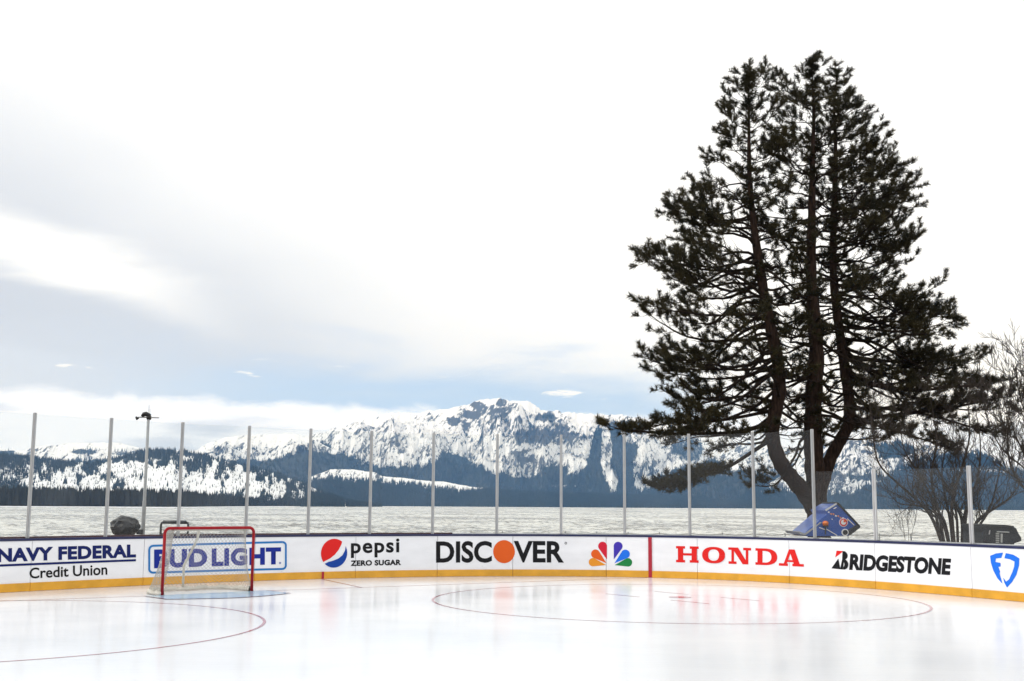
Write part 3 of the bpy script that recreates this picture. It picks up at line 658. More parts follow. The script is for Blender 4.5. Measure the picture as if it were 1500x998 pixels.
def build_adverts():
    Q = lambda x0, x1, yl0, yl1, yr0, yr1: bilin([(x0, yl0), (x1, yr0), (x1, yr1), (x0, yl1)])
    # credit union
    put('lettering', text_bm('NAVY FEDERAL', .046, 0, 1.06), Q(-4, 199, 803.6, 824, 797.6, 816.8), M['navy'], label='bold navy capital lettering at far left of the boards')
    put('lettering_rule', poly_bm([rect(0, 0, 1, 1)]), Q(-6, 199, 827.3, 830.6, 819.3, 822.4), M['navy'])
    put('lettering', text_bm('Credit Union', .018, 0, 1), Q(43, 157, 832, 848, 826, 842.2), M['black'])
    # lager advert in a rounded frame
    fr = []
    mp = Q(217, 420, 798.4, 840.8, 792.6, 835)
    r_, t_ = (.035, .16), (.014, .07)
    fr += [rect(r_[0], 0, 1 - r_[0], t_[1]), rect(r_[0], 1 - t_[1], 1 - r_[0], 1), rect(0, r_[1], t_[0], 1 - r_[1]), rect(1 - t_[0], r_[1], 1, 1 - r_[1])]
    for cx, cy, a in ((r_[0], r_[1], 180), (1 - r_[0], r_[1], 270), (1 - r_[0], 1 - r_[1], 0), (r_[0], 1 - r_[1], 90)):
        fr += ring(cx, cy, r_[0], r_[1], t_[0], t_[1], a, a + 90, 6)
    put('lettering_frame', poly_bm(fr), mp, M['skyblue'], label='light blue rounded frame round the blue lettering')
    asp = 9.0
    put('lettering', text_bm('BUD', .055, 0, 1.10), Q(225.6, 303.5, 805.2, 833, 803.6, 830.4), M['budblue'], label='heavy royal blue short word behind the goal')
    put('lettering', text_bm('LIGHT', .055, 0, 1.12), Q(310, 411.5, 803.4, 830.2, 801.6, 827), M['budblue'], label='heavy royal blue longer word behind the goal')
    put('register_mark', poly_bm(ring(.5, .5, .5, .5, .25, .25, n=12)), Q(408.5, 411.5, 823.4, 826.6, 823.2, 826.4), M['pblue'])
    # cola globe
    mp = Q(470, 508.5, 790, 832.5, 789, 831)
    def arc(a0, a1, n=16, rx=.5, ry=.5): return [(.5 + rx * math.cos(math.radians(a0 + (a1 - a0) * i / n)), .5 + ry * math.sin(math.radians(a0 + (a1 - a0) * i / n))) for i in range(n + 1)]
    put('emblem_upper', poly_bm([arc(52, 216, 24) + [(.16, .245), (.34, .32), (.53, .45), (.68, .62), (.78, .80)]]), mp, M['pred'], label='red upper part of the round emblem')
    put('emblem_lower', poly_bm([arc(225, 372, 24)[:-1] + [(.985, .62), (.945, .74), (.915, .58), (.82, .42), (.66, .31), (.45, .24), (.28, .205)]]), mp, M['pblue'], label='blue lower part of the round emblem')
    put('lettering', text_bm('pepsi', .026, 0, 1.12), Q(514, 585, 790.5, 817.6, 789, 816), M['black'])
    put('lettering', text_bm('ZERO SUGAR', .045, 0, 1.06), Q(513.5, 587.5, 821.2, 829.4, 819.8, 828), M['black'])
    # card advert
    put('lettering', text_bm('DISC', .030, 0, 1.0), Q(638.7, 720.5, 793, 824.8, 792.6, 824.6), M['black'], label='black capital letters left of the orange disc')
    put('lettering', text_bm('VER', .030, 0, 1.0), Q(752.5, 826, 792.6, 824.2, 793, 824.6), M['black'], label='black capital letters right of the orange disc')
    put('emblem_disc', poly_bm([arc(0, 348, 29)]), Q(722.4, 754.2, 791.4, 825.2, 791.4, 825.2), M['orange'], off=.008, label='orange disc standing for a letter')
    put('register_mark', poly_bm(ring(.5, .5, .5, .5, .22, .22, n=12)), Q(827, 830.6, 794, 797.6, 794, 797.6), M['black'])
    # six-feather bird
    mp = Q(861.5, 927, 789.6, 829, 789.8, 829.4)
    asp = 65.5 / 39.4
    for (tip, ang, ln, w, m) in (((.405, .03), 168, .40, .155, 'amber'), ((.41, .10), 140, .42, .165, 'orange'), ((.42, .24), 108, .40 * 1.02, .165, 'crimson'),
                                 ((.575, .24), 72, .40 * 1.02, .165, 'violet'), ((.59, .10), 40, .42, .165, 'azure'), ((.595, .03), 12, .40, .155, 'green')):
        a = math.radians(ang); ux = Vector((math.cos(a), math.sin(a))); vx = Vector((-ux.y, ux.x)); ln *= asp; w *= 1.0
        c = ux * ln * .76; pts = [Vector((0, 0))]
        for k in range(15): b = math.radians(-100 + 200 * k / 14); pts.append(c + (ux * math.cos(b) + vx * math.sin(b)) * w)
        put('emblem_feather', poly_bm([[(tip[0] + p.x / asp, tip[1] + p.y) for p in pts]]), mp, M[m])
    # carmaker in slab capitals
    th, top = .15, .85
    def letter(ch, x):
        w = .172
        if ch == 'H':
            L_ = [rect(x + .046, .43, x + .126, .57)]
            for xx in (x + .014, x + .118): L_ += [rect(xx, 0, xx + .040, 1), rect(xx - .014, 0, xx + .054, th), rect(xx - .014, top, xx + .054, 1)]
            return L_
        if ch == 'O': return ring(x + w / 2, .5, w / 2 + .002, .5, .046, .15, n=36, ex=2.3)
        if ch == 'N': return [rect(x + .020, 0, x + .040, 1), rect(x + .132, 0, x + .152, 1), rect(x - .002, 0, x + .060, th), rect(x - .004, top, x + .05, 1), rect(x + .112, top, x + .174, 1), [(x + .022, 1), (x + .072, 1), (x + .152, 0), (x + .108, 0)]]
        if ch == 'D': return [rect(x + .016, 0, x + .056, 1), rect(x, 0, x + .09, th), rect(x, top, x + .09, 1)] + ring(x + .075, .5, .098, .5, .046, th, -90, 90, 20, 2.3)
        return [[(x + .022, 0), (x + .046, 0), (x + .094, 1), (x + .070, 1)], [(x + .116, 0), (x + .164, 0), (x + .116, 1), (x + .070, 1)], rect(x + .05, .24, x + .125, .36), rect(x - .010, 0, x + .062, th), rect(x + .098, 0, x + .190, th)]
    for i, ch in enumerate('HONDA'): put('letter', poly_bm(letter(ch, [.0, .201, .404, .612, .808][i])), Q(990.4, 1178, 800, 823.8, 805.8, 830.4), M['pred'])
    # tyre maker: heavy leaning capitals, split first letter with a red corner
    put('lettering', text_bm('RIDGESTONE', .050, .10, 1.0), Q(1244, 1393.5, 811.2, 835.2, 818.4, 843), M['black'], label='black leaning capital lettering')
    mp = Q(1218, 1243.5, 806.2, 832.8, 808.2, 835.2)
    put('emblem_corner', poly_bm([[(.22, .62), (.30, 1), (.70, 1)], [(.22, .62), (.12, .52), (.30, 1)]][:1]), mp, M['pred'])
    put('emblem_letter', poly_bm([[(.0, .0), (.52, .0), (.40, .58)], [(.50, .0), (.66, .0), (.80, 1), (.64, 1), (.62, .55)], ]
        + ring(.70, .77, .24, .23, .20, .13, -95, 95, 12) + ring(.70, .29, .28, .29, .22, .16, -95, 95, 12)), mp, M['black'])
    # blue shield
    mp = Q(1449.7, 1493.5, 808.6, 859.5, 811, 862)
    left = [(.02, .885), (.22, .965), (.46, 1.0), (.40, .845), (.22, .82), (.20, .72), (.37, .70), (.38, .60), (.30, .58), (.36, .45), (.34, .40), (.44, .10), (.27, .25), (.13, .47), (.05, .68)]
    right = [(.55, .99), (.80, .955), (1.0, .86), (.99, .66), (.90, .38), (.76, .17), (.59, .0), (.50, .14), (.46, .28), (.56, .17), (.66, .24), (.77, .46), (.83, .62), (.84, .76), (.68, .82), (.50, .84)]
    put('emblem_shield', poly_bm([left, right]), mp, M['azure'], label='blue split shield emblem at far right')
build_adverts()

# ------------------------------------------------------------------ goal
def build_goal():
    a, b = Vector((GP0.x, GP0.y, 0)), Vector((GP1.x, GP1.y, 0)); g = (b - a).normalized(); mid = (a + b) / 2
    a, b = mid - g * .955, mid + g * .955; back = Vector((-g.y, g.x, 0)); hgt = 1.27; up = Vector((0, 0, 1))
    gl = empty('hockey_goal', mid, 'red framed ice hockey goal with white netting on the blue crease', 'hockey goal')
    r = .030
    for p in (a, b): MB().tube([p + up * .012, p + up * (hgt - .10)], r, 14).build('post', M['goalred'], gl, True)
    cor = []
    c = [a + up * (hgt - .10)] + [a + g * .10 * (1 - math.cos(t)) + up * (hgt - .10 + .10 * math.sin(t)) for t in np.linspace(.2, math.pi / 2, 6)]
    c += [b - g * .10 * (1 - math.cos(t)) + up * (hgt - .10 + .10 * math.sin(t)) for t in np.linspace(math.pi / 2, .2, 6)] + [b + up * (hgt - .10)]
    MB().tube(c, r, 14).build('crossbar', M['goalred'], gl, True)
    # plan of the base: flares out sideways and back
    def plan(t, k=1.0):
        """t 0..1 from left post round the back to right post"""
        pts = [(-.955, 0), (-.985, .08), (-.99, .32), (-.92, .70), (-.66, .98), (-.3, 1.06), (0, .98), (.3, 1.06), (.66, .98), (.92, .70), (.99, .32), (.985, .08), (.955, 0)]
        return spline([Vector((x, y, 0)) for x, y in pts], 6)[min(int(t * 72), 72)]
    N = 72; base = [mid + g * plan(i / N).x + back * plan(i / N).y for i in range(N + 1)]
    MB().tube([p + up * .035 for p in base], .028, 8).build('base_frame', M['pad'], gl, True)
    # padding skirt: two strips along the lower netting
    pv = []; pf = []
    for i, p in enumerate(base):
        inn = (mid + back * .45 - p); inn.z = 0; inn.normalize(); hh = .085 + .02 * math.sin(i * .9) + .012 * math.sin(i * 2.3)
        pv += [p - inn * .035 + up * .01, p - inn * .03 + up * hh * .7, p + inn * .05 + up * hh, p + inn * .07 + up * .01]
    for i in range(N):
        for k in range(4): pf.append((i * 4 + k, i * 4 + 4 + k, i * 4 + 4 + (k + 1) % 4, i * 4 + (k + 1) % 4))
    MB().add(pv, pf).build('base_padding', M['pad'], gl, True)
    # top shelf frame (white) and centre bar
    top = []
    for i in range(N + 1):
        t = i / N; q = plan(t); top.append(mid + g * max(-.93, min(.93, q.x * .80)) + back * (q.y * .50) + up * (hgt - .02 - .0 * q.y))
    MB().tube([a + up * (hgt - .03)] + top[5:-5] + [b + up * (hgt - .03)], .017, 7).build('top_frame', M['pad'], gl, True)
    tm = mid + back * .49 + up * (hgt - .03); bm_ = mid + back * .98 + up * .05 - g * .06
    MB().tube([tm, tm + back * .06 - up * .2, bm_ + up * .45, bm_], .026, 8).build('centre_bar', M['pad'], gl, True)
    # netting: diamond cords on the back and sides, and over the top
    def surf(u, v):
        """u along the frame, v 0 top .. 1 bottom"""
        i = u * N; i0 = min(int(i), N - 1); fr = i - i0
        T = top[i0].lerp(top[i0 + 1], fr); B = base[i0].lerp(base[i0 + 1], fr) + up * .05
        p = T.lerp(B, v); sag = math.sin(math.pi * v) * .05
        return p + (mid + back * .3 - p).normalized() * sag
    perim = sum((base[i + 1] - base[i]).length for i in range(N)); nn = 46; rows = 18; off = gl.location
    def cord(pts, m): m.tube(pts, .0037, 3, False)
    net = MB(); du = 1.0 / nn
    for sgn in (1, -1):
        for k in range(-rows, nn + rows):
            pts = []
            for j in range(rows + 1):
                u = (k + sgn * j * .85) * du
                if 0 <= u <= 1: pts.append(surf(u, j / rows))
            if len(pts) > 1: cord(pts, net)
    net.build('netting', M['cord'], gl)
    tn = MB()
    for sgn in (1, -1):
        for k in range(-10, 42):
            pts = []
            for j in range(9):
                v = j / 8; x = -.93 + (k + sgn * v * 7.5) * .055
                d = .50 * (1 if abs(x) < .6 else 1 - ((abs(x) - .6) / .33) ** 2 * .6)
                if abs(x) <= .93: pts.append(mid + g * x + back * (.02 + d * v) + up * (hgt - .01 - .05 * math.sin(math.pi * v)))
            if len(pts) > 1: cord(pts, tn)
    tn.build('top_netting', M['cord'], gl)
build_goal()

# ------------------------------------------------------------------ things behind the boards
def build_props():
    # camera under a rain cover, on a tripod
    Y = 28.2; c = at(183.5, 772, Y); k = Y / F
    root = empty('covered_camera', (c.x, Y, -.14), 'broadcast camera wrapped in a crumpled black rain cover behind left boards', 'camera')
    prof = [(-20, -1), (-16, 9), (-9, 14), (2, 15.2), (12, 12), (18, 6), (20.5, 1), (17, -5), (9, -12), (2, -15), (-8, -15), (-15, -10)]
    bm = bmesh.new(); bmesh.ops.create_icosphere(bm, subdivisions=3, radius=1.0)
    angs = [(math.atan2(y, x), math.hypot(x, y)) for x, y in prof]; angs.sort()
    aa = [a for a, _ in angs]; rr = [r for _, r in angs]; aa = [aa[-1] - 2 * math.pi] + aa + [aa[0] + 2 * math.pi]; rr = [rr[-1]] + rr + [rr[0]]
    for v in bm.verts:
        d = v.co.normalized(); a = math.atan2(d.z, d.x); rad = np.interp(a, aa, rr) * k
        hxy = math.hypot(d.x, d.z); f = 1 + .34 * (abs(mnoise.noise(d * 2.6)) - .2) + .22 * (abs(mnoise.noise(d * 5.3 + Vector((3, 1, 2)))) - .2)
        v.co = Vector((d.x * rad * f, d.y * .30 * f, d.z * rad * f)) + Vector((c.x, c.y, c.z))
    off = root.location
    for v in bm.verts: v.co -= off
    me = bpy.data.meshes.new('rain_cover'); bm.to_mesh(me); bm.free(); me.materials.append(M['tarp']); link(bpy.data.objects.new('rain_cover', me), root)
    MB().tube([Vector((c.x + .2, Y - .02, c.z + .02)), Vector((c.x + .36, Y - .15, c.z + .01))], .06, 12).build('lens_hood', M['blackplastic'], root)
    for an in (.5, 2.6, 4.7):
        MB().tube([Vector((c.x, Y, c.z - .15)), Vector((c.x + .5 * math.cos(an), Y + .5 * math.sin(an), -.14))], [.025, .018], 8).build('tripod_leg', M['darkmetal'], root)
    # weather mast
    Y = 31.0; p0 = at(209, 790, Y); p0.z = -.14; p1 = at(217.5, 612, Y); k = Y / F
    p0.x = p1.x - .0; p0.y = Y
    root = empty('weather_mast', p0, 'thin grey instrument mast with a black cross-arm on top, left of the goal', 'mast')
    px_, py_ = project(p0)
    h1 = p1.z
    MB().tube([p0, (p0.x, Y, h1 * .45), (p0.x, Y, h1 * .46), (p0.x, Y, h1)], [.05, .05, .042, .036], 12).build('pole', M['grey_paint'], root, True)
    hd = Vector((p0.x, Y, h1))
    MB().tube([hd + Vector((-15 * k, 0, .01)), hd + Vector((15.5 * k, 0, .0))], .016, 8).build('cross_arm', M['grey_paint'], root)
    MB().tube([hd + Vector((-10 * k, 0, .03)), hd + Vector((-7 * k, 0, .085)), hd + Vector((-4 * k, 0, .095)), hd + Vector((2.5 * k, 0, .05))], [.03, .06, .065, .045], 10).build('instrument', M['blackplastic'], root, True)
    MB().tube([hd + Vector((-2 * k, 0, .0)), hd + Vector((3.5 * k, 0, .0))], .058, 10).build('instrument', M['blackplastic'], root, True)
    MB().tube([hd + Vector((-18.5 * k, 0, .02)), hd + Vector((-16.6 * k, 0, -.03)), hd + Vector((-14 * k, 0, -.005))], [.022, .045, .02], 10).build('wind_cup', M['blackplastic'], root, True)
    MB().tube([hd, hd + Vector((0, 0, .33))], .006, 6).build('antenna', M['grey_paint'], root)
    MB().tube([hd + Vector((.03, 0, 0)), hd + Vector((.03, 0, .22))], .005, 6).build('antenna', M['grey_paint'], root)
    MB().box((p0.x - .06, Y - .05, 1.02), .16, .12, .13).build('junction_box', M['blackplastic'], root, bevel=.02)
    # steel hoop barrier behind the goal
    Y = 28.6; a = at(236, 765, Y); b = at(276, 764, Y); z = a.z
    root = empty('hoop_barrier', ((a.x + b.x) / 2, Y, -.14), 'dark steel hoop frame standing behind the goal and boards', 'barrier')
    MB().tube([(a.x, Y, -.14), (a.x, Y, z - .06), (a.x + .02, Y, z - .015), (a.x + .06, Y, z)], .028, 8).build('upright', M['darkmetal'], root, True)
    MB().tube([(b.x, Y, -.14), (b.x, Y, z - .06), (b.x - .02, Y, z - .015), (b.x - .06, Y, z)], .028, 8).build('upright', M['darkmetal'], root, True)
    MB().tube([(a.x + .05, Y, z), (b.x - .05, Y, z)], .042, 8).build('top_rail', M['darkmetal'], root, True)
    MB().tube([(a.x, Y, z - .28), (b.x, Y, z - .28)], .016, 8).build('cross_rail', M['darkmetal'], root, True)
    # low rope fence along the shore
    Y = 50.0
    prev = None; i = 0
    for px in range(690, 1480, 46):
        p = at(px, 779 + (px - 750) * .006, Y)
        root = mesh_tag_post(p, Y, i, px); i += 1
        if prev is not None:
            pts = [prev.lerp(p, t) - Vector((0, 0, .05 * math.sin(math.pi * t) + .03)) for t in np.linspace(0, 1, 7)]
            MB().tube(pts, .018, 5).build('rope', M['rope'], root)
        prev = p
def mesh_tag_post(p, Y, i, px):
    r = empty('rope_fence_post', (p.x, Y, -.14), 'thin stake carrying a pale rope along the lake shore behind the boards', 'fence post', 'rope fence stakes on the shore')
    MB().tube([(p.x, Y, -.14), (p.x, Y, p.z + .02)], .022, 6).build('stake', M['grey_paint'], r)
    return r
build_props()
def build_resurfacer():
    """ice resurfacer parked behind the boards with its snow tank tipped up"""
    Y = 36.5; D = Vector((0, 1.75, 0)); P = lambda x, y, dy=0: at(x, y, Y) + Vector((0, dy, 0))
    c = P(1212, 770); root = empty('ice_resurfacer', (c.x, Y, -.14), 'blue ice resurfacer with tipped up tank and orange beacon beside the pine trunk', 'ice resurfacer')
    body = MB().prism([P(1176, 783), P(1184, 786), P(1244, 785), P(1259, 771), P(1225, 737.5), P(1208, 747.5), P(1211.5, 753)], D)
    tank = body.build('snow_tank', M['machblue'], root, bevel=.015)
    MB().prism([P(1208.5, 747, -.012), P(1225, 737, -.012), P(1226.5, 738.5, -.012), P(1210, 749, -.012)], (0, .03, 0)).build('tank_rim', M['alu_light'], tank)
    MB().prism([P(1225, 736.8, -.03), P(1227.5, 735.8, -.03), P(1260, 770.5, -.03), P(1259, 773.5, -.03)], (0, 1.81, 0)).build('tank_lid', M['blackplastic'], tank)
    MB().prism([P(1242, 776, -.02), P(1256, 768, -.02), P(1260, 773, -.02), P(1247, 783, -.02), P(1243, 785, -.02)], (0, .4, 0)).build('hinge_block', M['darkmetal'], root)
    MB().prism([P(1172, 783, -.02), P(1169, 779, -.02), P(1170.5, 778.5, -.02), P(1178, 781.5, -.02), P(1196, 769.5, -.02), P(1201, 765, -.02), P(1203.5, 765.5, -.02), P(1180, 784, -.02)], (0, 1.79, 0)).build('tank_lip', M['grey_paint'], tank)
    # printed band, emblem and stripes
    for i in range(9):
        t = i / 8; x = 1213 + 28 * t; y = 750.5 + 11.5 * t + (.8 if i % 2 else -.3)
        MB().prism([P(x, y - 1.1, -.006), P(x + 2.2, y - .3, -.006), P(x + 1.8, y + 1.6, -.006), P(x - .4, y + .8, -.006)], (0, .01, 0)).build('lettering_dash', M['amber'] if i % 3 else M['white'], tank)
    def disc(x, y, r, m, dy, nm, n=20):
        MB().prism([P(x + r * math.cos(-2 * math.pi * k / n), y + r * math.sin(-2 * math.pi * k / n), dy) for k in range(n)], (0, .012, 0)).build(nm, m, tank)
    disc(1235.5, 765.5, 6.4, M['white'], -.008, 'round_emblem'); disc(1235.5, 765.5, 5.6, M['crimson'], -.014, 'emblem_ring'); disc(1235.5, 765.2, 3.8, M['white'], -.020, 'emblem_center'); disc(1237.0, 763.6, 1.9, M['orange'], -.026, 'emblem_dot')
    disc(1237.5, 780, 5.2, M['white'], -.030, 'filler_ring'); disc(1237.7, 780, 3.7, M['blackplastic'], -.036, 'filler_port')
    for (x0, y0, x1, y1) in ((1200, 773, 1208, 776), (1210, 775, 1226, 784.5), (1221, 745.5, 1225, 743.5), (1241, 760, 1251, 769.5), (1218, 760.5, 1219.5, 761)):
        MB().tube([P(x0, y0, -.015), P(x1, y1, -.015)], .014, 6).build('trim_line', M['white'], tank)
    MB().tube([P(1209, 783, -.02), P(1209, 769, -.02)], .022, 8).build('beacon_stem', M['darkmetal'], root)
    b = P(1209, 767.5, -.02)
    MB().tube([b + Vector((0, 0, -.05)), b + Vector((0, 0, -.01)), b + Vector((0, 0, .0)), b + Vector((0, 0, .05)), b + Vector((0, 0, .085)), b + Vector((0, 0, .095))], [.085, .085, .095, .09, .05, .01], 14).build('beacon', M['beacon'], root, True)
    MB().tube([b + Vector((0, 0, -.09)), b + Vector((0, 0, -.05))], .09, 14).build('beacon_base', M['blackplastic'], root)
    zt = P(1200, 787).z
    MB().box((c.x - .1, Y + .9, .32 + (zt - .35) / 2 - .05), 2.6, 1.7, zt - .42).build('chassis', M['machdeep'], root, bevel=.03)
    for sx in (-.85, .75):
        for dy in (.12, 1.68):
            MB().tube([(c.x + sx, Y + dy - .14, .2), (c.x + sx, Y + dy + .14, .2)], .34, 20).build('wheel', M['rubber'], root)
build_resurfacer()
def build_generator():
    """dark rounded machine at the right edge"""
    Y = 33.0; P = lambda x, y, dy=0: at(x, y, Y) + Vector((0, dy, 0))
    c = P(1470, 780); root = empty('utility_machine', (c.x, Y, -.14), 'dark grey boxy machine with rounded top and pale louvres at far right', 'machine')
    out = [(1440, 797), (1440, 780), (1438, 770.5), (1441, 769), (1455, 768.4), (1472, 769.4), (1484, 771), (1489, 773.5), (1493, 782), (1497, 788), (1497, 793), (1486, 796), (1470, 799)]
    pr = [P(x, y) for x, y in out]; low = [Vector((pr[-1].x, Y, -.14)), Vector((pr[0].x, Y, -.14))]
    MB().prism(list(reversed(pr[:-1] + [Vector((pr[-2].x, Y, .2)), Vector((pr[0].x, Y, .2))])), (0, 1.5, 0)).build('shell', M['charcoal'], root, bevel=.035)
    MB().prism([P(1438, 770, -.03), P(1441, 768.2, -.03), P(1472, 768.8, -.03), P(1485, 770.6, -.03), P(1484, 772.6, -.03), P(1440, 772.4, -.03)], (0, 1.56, 0)).build('roof_trim', M['darkmetal'], root)
    for i in range(6):
        y = 781 + i * 2.6
        MB().prism([P(1458.5, y, -.02), P(1463.5, y - .4, -.02), P(1463.5, y + 1.0, -.02), P(1458.5, y + 1.4, -.02)], (0, .04, 0)).build('louvre', M['louvre'], root)
    MB().tube([P(1460, 779, -.01), P(1478, 780, -.01)], .018, 6).build('grab_rail', M['louvre'], root)
    MB().prism([P(1465.5, 782, -.02), P(1468.5, 782, -.02), P(1468, 795, -.02), P(1465.5, 795, -.02)], (0, .04, 0)).build('side_strip', M['louvre'], root)
    MB().prism([P(1449, 777, -.02), P(1450.5, 777, -.02), P(1449.5, 783, -.02), P(1448, 783, -.02)], (0, .03, 0)).build('handle', M['alu'], root)
    for sx in (-.45, .45):
        for dy in (.2, 1.3): MB().tube([(c.x + sx, Y + dy - .08, .1), (c.x + sx, Y + dy + .08, .1)], .24, 16).build('wheel', M['rubber'], root)
build_generator()

# ------------------------------------------------------------------ pine with three stems
def tufts():
    """templates of a bottlebrush shoot along +Z (unit metres)"""
    out = []
    for k in range(6):
        tri = []
        for i in range(46):
            h = rng.random() ** .8 * .22; a = rng.random() * 6.283; el = .35 + rng.random() * .75
            d = np.array([math.cos(a) * math.cos(el), math.sin(a) * math.cos(el), math.sin(el)]); L_ = .12 + rng.random() * .08
            s = np.cross(d, rng.normal(size=3)); s /= np.linalg.norm(s); b = np.array([0, 0, h])
            tri += [b + s * .0105, b - s * .0105, b + d * L_]
        out.append(np.array(tri))
    return out
TUFT = tufts()
def place_tufts(P, Dv, Sc):
    P = np.array(P); Dv = np.array(Dv); Sc = np.array(Sc); out = []
    Dv /= np.linalg.norm(Dv, axis=1)[:, None]
    a = np.where(np.abs(Dv[:, 2:3]) < .9, np.array([[0, 0, 1.]]), np.array([[1., 0, 0]])); X = np.cross(Dv, a); X /= np.linalg.norm(X, axis=1)[:, None]; Yv = np.cross(Dv, X)
    th = rng.random(len(P)) * 6.283; c, s = np.cos(th)[:, None], np.sin(th)[:, None]; X, Yv = X * c + Yv * s, Yv * c - X * s
    kind = rng.integers(0, len(TUFT), len(P))
    for k, T in enumerate(TUFT):
        m = kind == k
        if not m.any(): continue
        v = (T[None, :, 0:1] * X[m][:, None] + T[None, :, 1:2] * Yv[m][:, None] + T[None, :, 2:3] * Dv[m][:, None]) * Sc[m][:, None, None] + P[m][:, None]
        out.append(v.reshape(-1, 3))
    V = np.concatenate(out); return V, np.arange(len(V)).reshape(-1, 3)
def build_pine():
    Y = 43.0; rnd = random.Random(5)
    P = lambda x, y, dy=0.: at(x, y, Y + dy)
    base = P(1199, 790); base.z = -.14
    root = empty('pine_tree', base, 'tall dark pine with three stems and layered branches behind the right boards', 'tree')
    stems = {
        'main': ([(1201, 812, 0, .47), (1200, 790, 0, .42), (1198, 760, 0, .385), (1196, 720, 0, .36), (1193, 680, 0, .345), (1191, 640, 0, .33), (1192, 580, 0, .30), (1196, 520, 0, .27), (1192, 460, .1, .235), (1188, 400, .1, .205), (1189, 330, .1, .16), (1190, 250, 0, .105), (1192, 170, 0, .06), (1190, 120, 0, .03), (1190, 92, 0, .015)]),
        'left': ([(1192, 752, .05, .22), (1181, 727, .0, .30), (1163, 704, -.2, .285), (1147, 684, -.4, .275), (1136, 660, -.5, .265), (1131, 632, -.6, .255), (1136, 602, -.7, .245), (1142, 570, -.7, .235), (1139, 530, -.7, .22), (1131, 490, -.7, .205), (1121, 440, -.7, .185), (1111, 380, -.7, .16), (1103, 320, -.7, .125), (1098, 260, -.7, .09), (1097, 180, -.7, .05), (1097, 130, -.7, .028), (1098, 103, -.7, .015)]),
        'right': ([(1201, 728, .0, .20), (1207, 700, .2, .24), (1217, 670, .4, .235), (1231, 645, .6, .225), (1243, 620, .8, .215), (1244, 590, 1, .205), (1239, 550, 1.1, .195), (1232, 500, 1.2, .18), (1224, 440, 1.3, .16), (1220, 380, 1.3, .14), (1222, 300, 1.3, .11), (1224, 220, 1.3, .075), (1222, 160, 1.3, .045), (1226, 106, 1.3, .012)]),
    }
    paths = {}
    for nm, q in stems.items():
        pts = spline([P(x, y, d) for x, y, d, r in q], 5); rad = []
        for i in range(len(q) - 1): rad += [q[i][3] + (q[i + 1][3] - q[i][3]) * k / 5 for k in range(5)]
        rad.append(q[-1][3])
        rad = [r * (1 + .05 * math.sin(i * 1.7) + .04 * rnd.uniform(-1, 1)) for i, r in enumerate(rad)]
        if nm == 'main': pts[0].z = -.25
        paths[nm] = (pts, rad)
        MB().tube(pts, rad, 14).build('trunk' if nm == 'main' else 'stem', M['bark'], root, True)
    env_l = [(84, 1176), (95, 1080), (112, 1064), (150, 1056), (200, 1040), (240, 1026), (275, 1000), (300, 985), (325, 952), (350, 944), (380, 938), (420, 944), (450, 926), (480, 926), (520, 936), (560, 954), (600, 950), (615, 930), (628, 897), (645, 925), (665, 985), (700, 1060)]
    env_r = [(84, 1200), (100, 1236), (130, 1258), (150, 1266), (170, 1280), (185, 1304), (205, 1300), (235, 1340), (265, 1330), (305, 1362), (340, 1336), (380, 1345), (420, 1372), (450, 1390), (480, 1398), (520, 1420), (550, 1432), (580, 1478), (610, 1468), (640, 1438), (660, 1396), (690, 1330)]
    xl = lambda y: np.interp(y, [e[0] for e in env_l], [e[1] for e in env_l]); xr = lambda y: np.interp(y, [e[0] for e in env_r], [e[1] for e in env_r])
    TP, TD, TS = [], [], []
    px2m = Y / F
    def tuft(p, d, s): TP.append(tuple(p)); TD.append(tuple(d)); TS.append(s)
    def branch(o, end, r0, droop, seedlift, dens=1.0, leaf0=.30):
        """limb from o to end with side twigs in its plane and needle shoots"""
        v = end - o; L = v.length
        if L < .25: return
        mb = MB(); n = max(4, int(L / .35)); pts = []
        side = v.cross(Vector((0, 0, 1))); side = side.normalized() if side.length > 1e-4 else Vector((1, 0, 0))
        wob = rnd.uniform(-.2, .2) * L; bend = rnd.uniform(-.07, .09) * L
        for i in range(n + 1):
            t = i / n
            p = o + v * t + Vector((0, 0, -droop * L * math.sin(math.pi * t) * (1 - .35 * t) + bend * math.sin(2.2 * math.pi * t))) + side * wob * math.sin(math.pi * t)
            if 0 < i < n: p += Vector((rnd.uniform(-.04, .04), rnd.uniform(-.04, .04), rnd.uniform(-.04, .04)))
            pts.append(p)
        rad = [max(.007, r0 * (1 - .88 * i / n)) for i in range(n + 1)]
        mb.tube(pts, rad, 6 if r0 > .03 else 4, False)
        step = .19 / dens; t = max(leaf0 * .45, .35 / L) if L > 1 else .2
        sgn = rnd.choice((-1, 1))
        while t < 1.0:
            i = min(int(t * n), n - 1); p = pts[i].lerp(pts[i + 1], t * n - i); tan = (pts[i + 1] - pts[i]).normalized()
            sl = min(L * .42, 1.5) * (1.05 - t * .72) * rnd.uniform(.5, 1.15)
            sgn = -sgn; d = (tan * rnd.uniform(.45, .95) + side * sgn * rnd.uniform(.2, 1.0) + Vector((0, 0, rnd.uniform(-.45, .75)))).normalized()
            e = p + d * sl + Vector((0, 0, sl * rnd.uniform(.0, .28)))
            midp = p.lerp(e, .5) + Vector((0, 0, -.08 * sl))
            mb.tube([p, midp, e], [max(.006, rad[i] * .5), .008, .005], 3, False)
